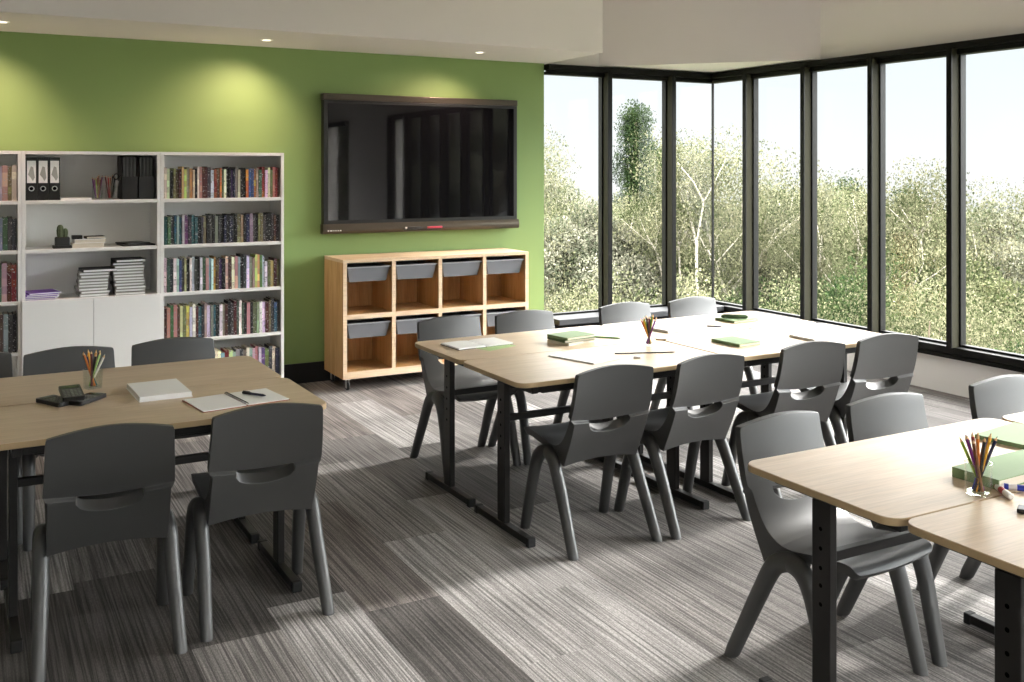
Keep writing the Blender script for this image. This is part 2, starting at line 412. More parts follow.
for x0 in (-2.6, -.65, 1.3, 3.25):           # unseen windows added to the rear wall to let in more daylight
    w = empty(f'window_{nb}', (x0+.975, YB-.1, 0)); tag(w, kind='structure'); nb += 1
    MB().box(-.975, .975, -.04, .04, .3, .36).box(-.975, .975, -.04, .04, 2.94, 3.0).box(-.975, -.92, -.04, .04, .36, 2.94).box(.92, .975, -.04, .04, .36, 2.94).build('window_frame', M['frame'], w)
    MB().box(-.92, .92, -.003, .003, .36, 2.94).build('pane', M['pane'], w)
# slim black joint where the two glass walls meet
struct(MB().box(XW-.014, XW+.004, YW-.003, YW+.015, GB, GT), 'trim_4', M['frame'])

# ------------------------------------------------------------------ downlights
glow = emit('downlight_glow', (1, .86, .66, 1), 5)
for i, (x, y, nm) in enumerate(((.165, 7.03, 'left'), (1.867, 7.10, 'middle'), (3.557, 7.03, 'right'))):
    d = empty('downlight', (x, y, 2.603))
    tag(d, {'left': 'small round recessed downlight in the soffit above the binders, leftmost', 'middle': 'small round recessed downlight in the soffit above the right bookcase',
            'right': 'small round recessed downlight in the soffit above the wall screen'}[nm], 'light', 'downlights in the soffit')
    MB().lathe([(.032, -.001), (.034, -.006), (.044, -.005), (.046, 0)], 28).build('trim_ring', M['laminate'], d, smooth=True)
    MB().lathe([(0, -.002), (.033, -.002)], 24).build('lens', glow, d)
    ld = bpy.data.lights.new('downlight_beam', 'SPOT'); ld.energy = 48; ld.color = (1, .70, .56)
    ld.spot_size = math.radians(120); ld.spot_blend = 1.0; ld.shadow_soft_size = .03
    lo = bpy.data.objects.new('lamp', ld); col.objects.link(lo); lo.parent = d; lo.location = (0, 0, -.03)
    lo.rotation_euler = (math.radians(20), math.radians(14), 0)

# ------------------------------------------------------------------ interactive screen on the green wall
def make_screen():
    x0, x1, z0, z1 = 2.400, 4.125, 1.159, 2.261; W = x1-x0; cx = (x0+x1)/2
    t = empty('wall_screen', (cx, YW, z0))
    tag(t, 'large black flat interactive screen with bronze bars hanging on the green wall', 'screen')
    H = z1-z0; h = W/2
    MB().box(-h, h, -.09, -.03, .07, H-.05).build('bezel', M['bezel'], t, bevel=.004)
    MB().box(-h+.035, h-.035, -.0925, -.088, .105, H-.075).build('display', M['screen'], t)
    MB().box(-h-.004, h+.004, -.094, -.02, H-.05, H).build('top_bar', M['bronze'], t, bevel=.006, seg=3)
    # lower bar with a bellied profile
    lb = MB(); prof = [(-.092, .078), (-.104, .055), (-.108, .03), (-.103, .01), (-.088, 0), (-.03, 0), (-.03, .078)]
    A = [lb.bm.verts.new((-h-.006, p[0], p[1])) for p in prof]; B = [lb.bm.verts.new((h+.012, p[0], p[1])) for p in prof]
    lb.bm.faces.new(A); lb.bm.faces.new(B[::-1])
    for i in range(len(prof)): lb.bm.faces.new((A[i], B[i], B[(i+1) % 7], A[(i+1) % 7]))
    bar = lb.build('lower_bar', M['bronze'], t, smooth=True, angle=50)
    MB().box(-.20, .13, -.117, -.1, .012, .022).build('pen_rest', M['bezel'], t, bevel=.003)
    lg = MB(); x = -h+.028                         # little row of white lettering-sized marks
    for wd in (.012, .018, .008, .010, .010, .013):
        lg.box(x, x+wd, -.1085, -.105, .022, .031); x += wd+.008
    lg.build('printed_marks', M['logo'], t)
    lg = MB(); x = -h+.03
    for wd in (.008, .006, .008, .006, .008): lg.box(x, x+wd, -.0945, -.092, H-.026, H-.018); x += wd+.005
    lg.build('printed_marks', M['bezel'], t)
    MB().box(-.45, .45, -.03, -.001, .25, .85).build('wall_bracket', M['bezel'], t)
    return cx, z0
scx, scz = make_screen()
def stylus(x, mat, capmat, label):
    t = empty('stylus', (x, YW-.108, scz+.031)); tag(t, label, 'pen', 'pens on the screen tray')
    MB().tube([(-.06, 0, 0), (-.055, 0, 0), (.055, 0, 0), (.06, 0, 0)], [.006, .009, .009, .006], 12).build('barrel', mat, t, smooth=True)
    MB().tube([(.06, 0, 0), (.075, 0, 0), (.085, 0, 0)], [.006, .004, .001], 10).build('tip', M['paint_black'], t, smooth=True)
    MB().tube([(-.075, 0, 0), (-.06, 0, 0)], [.0085, .0085], 12).build('end_cap', capmat, t, smooth=True)
stylus(scx-.11, M['paint_black'], M['silver'], 'black pen lying on the lower bar of the wall screen')
stylus(scx+.085, M['paint_pink'], M['paint_red'], 'red pen lying on the lower bar of the wall screen')

# ------------------------------------------------------------------ bookcases
BF, BH, BT = 7.197, 1.787, .022      # front, height, board
SH = (1.46, 1.136, .802, .468)       # tops of the shelves
def bookcase(x0, x1, label, doors=False):
    cx = (x0+x1)/2; h = (x1-x0)/2; d = YW-.016-BF
    t = empty('bookcase', (cx, BF, 0)); tag(t, label, 'bookcase', 'white bookcases along the green wall')
    L_ = M['laminate']
    for s in (-1, 1): MB().box(s*h-(BT if s > 0 else 0), s*h+(BT if s < 0 else 0), 0, d, 0, BH).build('side_panel', L_, t, bevel=.001)
    MB().box(-h+BT, h-BT, 0, d, BH-BT, BH).build('top_panel', L_, t, bevel=.001)
    MB().box(-h+BT, h-BT, d-.008, d, .06, BH-BT).build('back_panel', L_, t)
    for z in (SH if not doors else SH[:3]):
        MB().box(-h+BT, h-BT, .004, d-.008, z-.024, z).build('shelf', L_, t, bevel=.001)
    MB().box(-h+BT, h-BT, .004, d-.008, .10, .124).build('bottom_panel', L_, t, bevel=.001)
    MB().box(-h+BT, h-BT, .02, .035, 0, .10).build('plinth', L_, t)
    if doors:
        for s in (-1, 1):
            MB().box(min(s*.0015, s*(h-.001)), max(s*.0015, s*(h-.001)), -.019, -.001, .10, .801).build('door', L_, t, bevel=.001)
    return cx, h
bookcase(-.583, .283, 'white bookcase of paperbacks cut off by the left edge of the photo')
bookcase(.284, 1.150, 'white middle bookcase with two doors below and binders on its top shelf', True)
bookcase(1.151, 2.021, 'white bookcase full of paperbacks, nearest the wall screen')

ORD = ['first', 'second', 'third', 'fourth', 'fifth', 'sixth', 'seventh', 'eighth', 'ninth', 'tenth', 'eleventh', 'twelfth', 'thirteenth', 'fourteenth', 'fifteenth',
       'sixteenth', 'seventeenth', 'eighteenth', 'nineteenth', 'twentieth'] + ['twenty-' + w for w in ('first', 'second', 'third', 'fourth', 'fifth', 'sixth', 'seventh', 'eighth', 'ninth')] + \
      ['thirtieth'] + ['thirty-' + w for w in ('first', 'second', 'third', 'fourth', 'fifth', 'sixth', 'seventh', 'eighth', 'ninth')] + ['fortieth'] + ['forty-' + w for w in ('first', 'second', 'third', 'fourth')]
# a paperback standing on its tail, spine toward the room (-Y); unit size scaled per book
bk = MB().box(-.5, .5, 0, .06, 0, 1).box(-.5, -.40, .06, 1, 0, 1).box(.40, .5, .06, 1, 0, 1)
bproto = bk.build('book', M['book'])
pg_ = MB().box(-.40, .40, .06, .97, .012, .988).build('pages', M['pages'], bproto)
PAL = dict(cream=(208, 196, 160), yellow=(216, 180, 96), orange=(196, 110, 48), red=(150, 36, 40), maroon=(78, 22, 26), brown=(84, 56, 40), black=(20, 19, 20), white=(226, 224, 218),
           navy=(28, 34, 66), blue=(52, 80, 138), teal=(40, 96, 104), green=(60, 96, 62), olive=(104, 108, 62), grey=(128, 128, 126), charcoal=(52, 54, 56), pink=(188, 128, 126), lilac=(176, 164, 186), purple=(84, 52, 110), sky=(150, 176, 190), khaki=(150, 140, 110))
rows = dict(
    top=['cream', 'cream', 'black', 'olive', 'brown', 'maroon', 'yellow', 'yellow', 'khaki', 'yellow', 'cream', 'black', 'white', 'pink', 'maroon', 'maroon', 'charcoal', 'white', 'red', 'brown', 'orange', 'green', 'white', 'black', 'black', 'purple', 'navy',
         'khaki', 'cream', 'black', 'black', 'orange', 'blue', 'blue', 'orange', 'cream', 'green', 'red', 'white', 'cream', 'olive', 'pink', 'red', 'maroon'],
    second=['teal', 'green', 'charcoal', 'teal', 'sky', 'teal', 'sky', 'purple', 'charcoal', 'teal', 'teal', 'black', 'charcoal', 'khaki', 'black', 'charcoal', 'black', 'grey', 'charcoal', 'black', 'navy', 'black', 'navy', 'charcoal', 'black', 'olive', 'khaki', 'black', 'navy',
            'grey', 'charcoal', 'black', 'olive', 'olive', 'charcoal', 'black', 'black', 'charcoal', 'maroon', 'black'],
    third=['white', 'green', 'charcoal', 'white', 'sky', 'blue', 'charcoal', 'khaki', 'black', 'white', 'lilac', 'charcoal', 'black', 'white', 'green', 'pink', 'sky', 'white', 'orange', 'brown', 'purple', 'black', 'cream', 'brown', 'white', 'pink', 'sky', 'black', 'charcoal', 'white', 'grey', 'pink',
           'yellow', 'yellow', 'olive', 'white', 'white', 'olive', 'yellow', 'maroon', 'olive'],
    fourth=['maroon', 'pink', 'green', 'pink', 'brown', 'cream', 'olive', 'yellow', 'white', 'white', 'maroon', 'teal', 'charcoal', 'pink', 'white', 'grey', 'teal', 'black', 'white', 'khaki', 'maroon', 'black', 'charcoal', 'maroon', 'green', 'white', 'green', 'black', 'pink', 'black', 'olive', 'khaki',
            'white', 'white', 'maroon', 'olive', 'charcoal', 'teal', 'charcoal'],
    bottom=['charcoal', 'teal', 'brown', 'grey', 'white', 'blue', 'olive', 'cream', 'charcoal', 'sky', 'pink', 'white', 'sky', 'charcoal', 'white', 'white', 'sky', 'red', 'cream', 'sky', 'grey', 'charcoal', 'grey', 'white', 'grey', 'lilac', 'pink', 'lilac', 'purple', 'olive', 'charcoal', 'white', 'navy'])
first_book = [True]
def place_book(x, z, w, h, d, cname, label, group, lean=0.0, y=BF+.03):
    o = bproto if first_book[0] else copy_tree(bproto); first_book[0] = False
    o.location = (x, y, z); o.scale = (w, d, h); o.rotation_euler = (0, lean, 0)
    c = PAL[cname]; g_ = sum(c)/3; c = [v*.8+g_*.2 for v in c]; c = srgb(*[min(255, max(8, v*random.uniform(.88, 1.1))) for v in c]); o.color = c
    tag(o, label, 'book', group)
def book_row(x0, x1, z, names, hh, where, shelf, seed, start=0, drop_h=0.0):
    rnd = random.Random(seed); n = len(names)
    ws = [rnd.uniform(.75, 1.3) for _ in names]; k = (x1-x0-.002*n)/sum(ws); x = x0
    for i, cn in enumerate(names):
        w = ws[i]*k; h = hh*rnd.uniform(.93, 1.05)
        if drop_h and i > n-6: h *= .85
        place_book(x+w/2, z+.0005, w, h, rnd.uniform(.13, .16), cn, f'{cn} book, {ORD[i+start]} from the left on the {shelf} shelf of the {where} bookcase', f'books on the {shelf} shelf of the {where} bookcase', y=BF+.012+rnd.uniform(0, .012))
        x += w+.002
zb = dict(top=SH[0], second=SH[1], third=SH[2], fourth=SH[3], bottom=.124)
hts = dict(top=.215, second=.20, third=.235, fourth=.235, bottom=.235)
for k_, (sn, names) in enumerate(rows.items()):
    book_row(1.180, 1.992, zb[sn], names, hts[sn], 'right', sn, 11+k_, drop_h=(sn == 'third'))
lrows = dict(top=['white', 'cream', 'lilac', 'white', 'lilac', 'pink', 'olive', 'cream'], second=['khaki', 'grey', 'cream', 'olive', 'grey', 'green', 'charcoal', 'charcoal'],
             third=['brown', 'yellow', 'cream', 'khaki', 'green', 'pink', 'maroon', 'red'], fourth=['white', 'pink', 'grey', 'pink', 'brown', 'grey', 'charcoal', 'black'])
lx0 = dict(top=.06, second=.06, third=.06, fourth=.06)
for k_, (sn, names) in enumerate(lrows.items()):
    rnd = random.Random(40+k_); x = .254
    for i, cn in enumerate(reversed(names)):
        w = rnd.uniform(.021, .032); h = hts[sn]*rnd.uniform(.97, 1.05)*1.05
        place_book(x-w/2, zb[sn]+.0005, w, h, .15, cn, f'{cn} book, {ORD[i]} from the right on the {sn} shelf of the left bookcase', f'books on the {sn} shelf of the left bookcase', y=BF+.015)
        x -= w+.002

# ---- things on the middle bookcase
mxl = .306                           # inner left of the middle bookcase
for i, nm in enumerate(('leftmost', 'middle', 'rightmost')):
    x = mxl+.002+i*.0695+.034; h = .285
    t = empty('ring_binder', (x, BF+.02, SH[0]+.0005))
    tag(t, f'black ring binder with white spine label, {nm} of the three on the top shelf', 'binder', 'ring binders on the top shelf')
    MB().box(-.034, .034, 0, .006, 0, h).box(-.034, -.031, .006, .27, 0, h).box(.031, .034, .006, .27, 0, h).build('cover', M['black_card'], t, bevel=.001)
    MB().box(-.03, .03, .02, .26, .012, h-.012).build('paper_block', M['paper'], t)
    lab = MB().box(-.0265, .0265, -.0015, 0, .115, .262).build('spine_label', M['paper'], t)
    MB().poly([(-.02, -.0022, .17), (-.004, -.0022, .225), (.010, -.0022, .22), (.020, -.0022, .15), (.008, -.0022, .128), (-.004, -.0022, .15)]).build('printed_motif', M['motif'], lab, recalc=False)
    MX = Matrix.Translation((0, -.001, .078)) @ Matrix.Rotation(PI/2, 4, 'X')
    MB().lathe([(.012, 0), (.0125, .003), (.0165, .003), (.0175, 0)], 20, MX).build('finger_ring', M['silver'], t, smooth=True)
    MB().lathe([(0, .0004), (.012, .0004)], 20, MX).build('finger_hole', M['hole'], t)
# white flat box
tag(MB().box(-.095, .095, 0, .2, 0, .014).build('document_tray', M['paper'], loc=(.615, BF+.02, SH[0]), bevel=.002), 'flat white document tray lying between the ring binders and the pencil jars', 'tray')
# two magazine files with magazines
def magfile(x, label, which):
    t = empty('magazine_file', (x, BF+.012, SH[0]+.0005)); tag(t, label, 'magazine file', 'magazine files on the top shelf')
    w = .052; side = [(0, 0), (.24, 0), (.24, .30), (.10, .30), (0, .155)]
    b = MB()
    for s in (-1, 1):
        xa = s*w; xb = s*(w-.003)
        A = [b.bm.verts.new((xa, p[0], p[1])) for p in side]; B = [b.bm.verts.new((xb, p[0], p[1])) for p in side]
        b.bm.faces.new(A); b.bm.faces.new(B[::-1])
        for i in range(5): b.bm.faces.new((A[i], B[i], B[(i+1) % 5], A[(i+1) % 5]))
    b.box(-w, w, 0, .003, 0, .155).box(-w, w, .237, .24, 0, .30).box(-w, w, .003, .237, 0, .003)
    b.build('file_box', M['black_card'], t)
    for k in range(7):
        mz = MB().box(-.0045, .0045, .02, .22, 0, .283+.004*(k % 3)).build('magazine', M['mag_grey'] if k % 2 == 0 else M['black_card'], loc=(x-.036+k*.012, BF+.012, SH[0]+.004))
        tag(mz, f'{"grey" if k % 2 == 0 else "black"} magazine, {ORD[k]} from the left in the {which} magazine file', 'magazine', f'magazines in the {which} file')
magfile(.952, 'black magazine file beside the pencil jars on the top shelf', 'left')
magfile(1.060, 'black magazine file at the right end of the top shelf', 'right')

def pencil(base, top, mat, label, group, name='pencil', r=.0044, tipdown=False, cat='pencil', cone=.014):
    """a six-sided pencil from its base to its sharpened tip"""
    base, top = Vector(base), Vector(top); ax = (top-base); Ln = ax.length
    t = bpy.data.objects.new(name, None); col.objects.link(t); t.empty_display_size = .02
    t.location = base; t.rotation_mode = 'QUATERNION'; t.rotation_quaternion = Vector((0, 0, 1)).rotation_difference(ax.normalized())
    tag(t, label, cat, group)
    MB().tube([(0, 0, 0), (0, 0, Ln-cone)], [r, r], 6).build('barrel', mat, t)
    MB().tube([(0, 0, Ln-cone), (0, 0, Ln-.005)], [r, r*.35], 8).build('sharpened_wood', M['wood_pencil'], t)
    MB().tube([(0, 0, Ln-.005), (0, 0, Ln)], [r*.35, r*.05], 6).build('lead', mat, t)
    return t
def cup(loc, r, h, label, name='pencil_cup', square=False):
    t = empty(name, loc, .3); tag(t, label, 'cup', 'glass pencil cups')
    if square:
        b = MB(); o = rounded_rect(-r, r, -r, r, r*.35, 4); i = rounded_rect(-r+.003, r-.003, -r+.003, r-.003, r*.33, 4); n = len(o)
        bo = [b.bm.verts.new((p[0]*.92, p[1]*.92, 0)) for p in o]; to = [b.bm.verts.new((p[0], p[1], h)) for p in o]
        ti = [b.bm.verts.new((p[0], p[1], h)) for p in i]; bi = [b.bm.verts.new((p[0]*.92, p[1]*.92, .008)) for p in i]
        b.bm.faces.new(bo[::-1]); b.bm.faces.new(bi)
        for k in range(n):
            k2 = (k+1) % n
            b.bm.faces.new((bo[k], bo[k2], to[k2], to[k])); b.bm.faces.new((to[k], to[k2], ti[k2], ti[k])); b.bm.faces.new((ti[k], ti[k2], bi[k2], bi[k]))
        b.build('glass_body', M['cup'], t, smooth=True, angle=40)
    else:
        MB().lathe([(0, 0), (r*.9, 0), (r*.94, .003), (r, h), (r-.0025, h), (r*.9-.002, .008), (0, .008)], 28).build('glass_body', M['cup'], t, smooth=True)
    return t
# jars on the top shelf
for (jx, lab, cols, grp) in ((.750, 'small glass jar of crayons and brushes, nearer the document tray', ('purple', 'purple', 'lime', 'maroon', 'brown', 'brown', 'purple'), 'left'),
                             (.832, 'small glass jar of pencils and scissors, next to the magazine files', ('maroon', 'red', 'brown', 'black', 'black'), 'right')):
    cup((jx, BF+.07, SH[0]+.0005), .034, .095, lab, 'pencil_jar')
    rnd = random.Random(int(jx*1000)); cnt = {}
    for k, cn in enumerate(cols):
        a = -PI*.85 + PI*1.7*k/len(cols) + .2; rr = .020; ux = -.030+.060*k/(len(cols)-1)
        cnt[cn] = cnt.get(cn, 0)+1
        which = {1: '', 2: 'second ', 3: 'third '}[cnt[cn]]
        pencil((jx+ux*.35, BF+.07+rr*math.sin(a)*.5, SH[0]+.010), (jx+ux*1.15, BF+.07+.026*math.sin(a), SH[0]+rnd.uniform(.145, .175)), M['paint_'+cn],
               f'{which}{cn} pencil from the left in the {grp} glass jar on the top shelf', f'pencils in the {grp} jar')
t = empty('scissors', (.854, BF+.058, SH[0]+.010)); tag(t, 'black handled scissors standing in the right glass jar on the top shelf', 'scissors')
t.rotation_euler = (0, .22, 0)
MB().box(-.003, .002, -.001, .001, 0, .12).box(.002, .006, .001, .003, 0, .12).build('blades', M['chrome'], t)
for s in (-1, 1):
    MB().tube([(s*.018+.015*math.cos(a), 0, .145+.02*math.sin(a)) for a in [2*PI*k/16 for k in range(17)]], .0035, 8, caps=False).build('handle_loop', M['paint_black'], t, smooth=True)

# second shelf: cactus, books, black folders
t = empty('potted_cactus', (.530, BF+.06, SH[1])); tag(t, 'small cactus in a dark square pot on a black stand, second shelf', 'cactus')
MB().box(-.058, .058, -.04, .04, .0005, .02).build('stand', M['black_card'], t, bevel=.002)
pt = MB().prism(rounded_rect(-.045, .045, -.036, .036, .008), .02, .072).build('pot', M['pot'], t, bevel=.002)
MB().box(-.040, .040, -.031, .031, .0725, .076).build('soil', M['soil'], t)
for (cx_, cz_, r_) in ((-.012, .085, .021), (.018, .060, .017)):
    b = MB(); prof = [(0, 0), (r_*.75, 0), (r_*.95, cz_*.25), (r_, cz_*.55), (r_*.85, cz_*.82), (r_*.45, cz_*.97), (0, cz_)]
    seg = 24; rings = []
    for r, z in prof:
        rings.append([b.bm.verts.new((cx_+r*(1+.10*math.cos(8*2*PI*k/seg))*math.cos(2*PI*k/seg), r*(1+.10*math.cos(8*2*PI*k/seg))*math.sin(2*PI*k/seg), .074+z)) for k in range(seg)])
    for r0, r1 in zip(rings, rings[1:]):
        for k in range(seg): b.bm.faces.new((r0[k], r0[(k+1) % seg], r1[(k+1) % seg], r1[k]))
    bmesh.ops.remove_doubles(b.bm, verts=b.bm.verts, dist=1e-5)
    b.build('cactus_stem', M['cactus'], t, smooth=True)
def flat_book(name, loc, sx, sy, h, cover, pages, label, cat, group=None, rz=0.0, spine='left', ct=.0018):
    """closed book or notebook lying flat, origin at its base centre"""
    t = empty(name, loc, rz); tag(t, label, cat, group)
    b = MB().box(-sx/2, sx/2, -sy/2, sy/2, 0, ct).box(-sx/2, sx/2, -sy/2, sy/2, h-ct, h)
    if spine == 'left': b.box(-sx/2, -sx/2+ct, -sy/2, sy/2, ct, h-ct)
    elif spine == 'back': b.box(-sx/2, sx/2, sy/2-ct, sy/2, ct, h-ct)
    elif spine == 'front': b.box(-sx/2, sx/2, -sy/2, -sy/2+ct, ct, h-ct)
    b.build('cover', cover, t)
    m_ = .003
    MB().box(-sx/2+ct, sx/2-m_, -sy/2+(m_ if spine != 'front' else ct), sy/2-m_, ct, h-ct).build('page_block', pages, t)
    return t
for k, (h_, cv, lab) in enumerate(((.030, M['cream_card'], 'thick cream book at the bottom of the pile beside the cactus'), (.026, M['paper'], 'white book in the middle of the pile beside the cactus'),)):
    flat_book('book', (.690+.01*k, BF+.10, SH[1]+.0005+.0305*k), .20, .14, h_, cv, M['pages'], lab, 'book', 'pile beside the cactus', rz=.05*k, ct=.003)
flat_book('wallet', (.735, BF+.10, SH[1]+.0575), .12, .09, .016, M['brown_leather'] if 'brown_leather' in M else M['soil'], M['cream_card'], 'dark slim case on top of the pile beside the cactus', 'case', rz=.12)
tag(MB().box(-.032, .032, -.03, .03, 0, .026).build('small_box', M['black_card'], loc=(.622, BF+.075, SH[1]+.0575), bevel=.003), 'small black box on the left end of the pile beside the cactus', 'box')
tag(MB().prism(rounded_rect(-.11, .11, -.10, .10, .01), 0, .010).build('folder', M['black_card'], loc=(1.005, BF+.12, SH[1]+.0005), rz=.1, bevel=.002), 'black folder lying flat at the bottom on the right of the second shelf', 'folder', 'black folders on the second shelf')
tag(MB().prism(rounded_rect(-.085, .085, -.09, .09, .01), 0, .010).build('folder', M['black_card'], loc=(.985, BF+.13, SH[1]+.011), rz=.35, bevel=.002), 'smaller black folder lying turned on top of another black folder, second shelf', 'folder', 'black folders on the second shelf')
# third shelf: purple folders, two stacks of notebooks
for k in range(4):
    t = empty('folder', (.405+.004*(k % 2), BF+.12, SH[2]+.001+k*.0115), .10*(k-1.2)); tag(t, f'purple folder with white papers, {["bottom", "second", "third", "topmost"][k]} of the pile on the third shelf', 'folder', 'purple folders on the third shelf')
    MB().box(-.10, .09, -.10, .10, 0, .0015).box(-.10, .09, -.10, .10, .0095, .011).box(-.10, -.0985, -.10, .10, .0015, .0095).build('cover', M['purple_card'], t)
    MB().box(-.098, .10, -.096, .096, .0018, .0092).build('papers', M['paper'], t)
rnd = random.Random(5)
for (cx_, n, hh_, nm) in ((.722, 9, .0208, 'shorter'), (.952, 12, .0203, 'taller')):
    z = SH[2]+.0005
    for k in range(n):
        top_ = k == n-1
        cov = M['black_card'] if (top_ or (nm == 'taller' and k == n-2)) else M['grey_card']
        flat_book('notebook', (cx_+rnd.uniform(-.008, .008)+(.02 if top_ and nm == 'shorter' else 0)+(.012 if k > n-4 and nm == 'shorter' else 0), BF+.12+rnd.uniform(-.012, .012), z), (.185 if nm == 'shorter' else .195)+(.03 if top_ and nm == 'shorter' else 0), .20, hh_-.001, cov, M['paper'],
                  f'{"black" if cov is M["black_card"] else "grey"} notebook, {ORD[k]} from the bottom of the {nm} stack on the third shelf', 'notebook', f'notebooks in the {nm} stack on the third shelf', rz=rnd.uniform(-.06, .06)+(.12 if top_ else 0), ct=.004 if not top_ else .003)
        z += hh_

# ------------------------------------------------------------------ oak tray storage
def storage():
    x0, x1, y0, y1 = 2.430, 4.024, 7.06, YW-.017; z0, z1 = .0915, .987; W = x1-x0
    t = empty('tray_storage_unit', ((x0+x1)/2, y0, 0)); tag(t, 'oak cubby storage unit with grey trays on castors under the wall screen', 'storage unit')
    h = W/2; d = y1-y0; th = .024; mid = .556
    for s in (-1, 1): MB().box(min(s*h, s*(h-.03)), max(s*h, s*(h-.03)), .003, d, z0, z1-th).build('side_panel', M['oak'], t)
    MB().box(-h, h, .003, d, z1-th, z1).build('top_panel', M['oak_edge'], t)
    MB().box(-h+.03, h-.03, .003, d, z0, z0+.053).build('bottom_panel', M['oak'], t)
    MB().box(-h+.03, h-.03, d-.02, d-.006, z0+.053, z1-th).build('back_panel', M['oak'], t)
    MB().box(-h+.03, h-.03, .003, d-.02, mid-.018, mid+.018).build('shelf', M['oak'], t)
    cw = (W-.06-3*.03)/4
    for k in range(1, 4):
        x = -h+.03+k*cw+(k-1)*.03
        MB().box(x, x+.03, .003, d-.02, z0+.053, mid-.018).box(x, x+.03, .003, d-.02, mid+.018, z1-th).build('divider', M['oak'], t)
    # pale front lipping
    e = MB().box(-h, h, 0, .003, z1-th, z1).box(-h, -h+.03, 0, .003, z0, z1-th).box(h-.03, h, 0, .003, z0, z1-th).box(-h+.03, h-.03, 0, .003, z0, z0+.053).box(-h+.03, h-.03, 0, .003, mid-.018, mid+.018)
    for k in range(1, 4):
        x = -h+.03+k*cw+(k-1)*.03; e.box(x, x+.03, 0, .003, z0+.053, mid-.018).box(x, x+.03, 0, .003, mid+.018, z1-th)
    e.build('front_lipping', M['oak_edge'], t)
    for sx in (-1, 1):
        for yy in (.05, d-.05):
            c = empty('castor', (sx*(h-.05), yy, 0)); c.parent = t
            MB().lathe([(.018, .084), (.02, .0905), (.0, .0905)], 16).box(-.02, .02, -.018, .018, .082, .0913).build('plate', M['chrome'], c)
            MB().box(-.013, -.010, -.016, .016, .018, .083).box(.010, .013, -.016, .016, .018, .083).build('fork', M['chrome'], c, bevel=.001)
            MB().lathe([(0, -.008), (.028, -.008), (.030, 0), (.028, .008), (0, .008)], 20, Matrix.Translation((0, 0, .030)) @ Matrix.Rotation(PI/2, 4, 'Y')).build('wheel', M['rubber'], c, smooth=True)
    # trays hanging at the top of each cubby
    X0 = (x0+x1)/2
    proto = None
    for r, (zt, rn) in enumerate(((z1-th, 'upper'), (mid-.018, 'lower'))):
        for k in range(4):
            cx = X0-h+.03+k*(cw+.03)+cw/2
            lab = f'grey plastic tray in the {["first", "second", "third", "fourth"][k]} cubby from the left, {rn} row'
            if proto is None:
                o = empty('storage_tray', (0, 0, 0)); a = cw/2-.012; b_ = MB()
                dep = .36; pr = [(-a, 0), (a, 0)]
                top = [(-a, 0), (a, 0), (a, dep), (-a, dep)]; bot = [(-a+.022, .018), (a-.022, .018), (a-.022, dep-.01), (-a+.022, dep-.01)]
                T = [b_.bm.verts.new((p[0], p[1], -.008)) for p in top]; B = [b_.bm.verts.new((p[0], p[1], -.115)) for p in bot]
                b_.bm.faces.new(B)
                for i in range(4): b_.bm.faces.new((T[i], T[(i+1) % 4], B[(i+1) % 4], B[i]))
                body = b_.build('tray_body', M['tray'], o)
                so = body.modifiers.new('wall', 'SOLIDIFY'); so.thickness = .003; so.offset = -1
                rim = MB().box(-a-.006, a+.006, -.010, .006, -.010, 0).box(-a-.006, -a+.003, .006, dep, -.010, 0).box(a-.003, a+.006, .006, dep, -.010, 0).box(-a+.003, a-.003, dep-.006, dep, -.010, 0)
                rim.build('tray_rim', M['tray_rim'], o, bevel=.002)
                proto = o
            else: o = copy_tree(proto)
            o.location = (cx, y0+.022, zt-.034); tag(o, lab, 'tray', 'grey trays in the storage unit')
            # runners the tray hangs on
            MB().box(cx-X0-cw/2, cx-X0-cw/2+.0075, .02, .36, zt-.050, zt-.046).box(cx-X0+cw/2-.0075, cx-X0+cw/2, .02, .36, zt-.050, zt-.046).build('tray_runner', M['black_metal'], t)
storage()

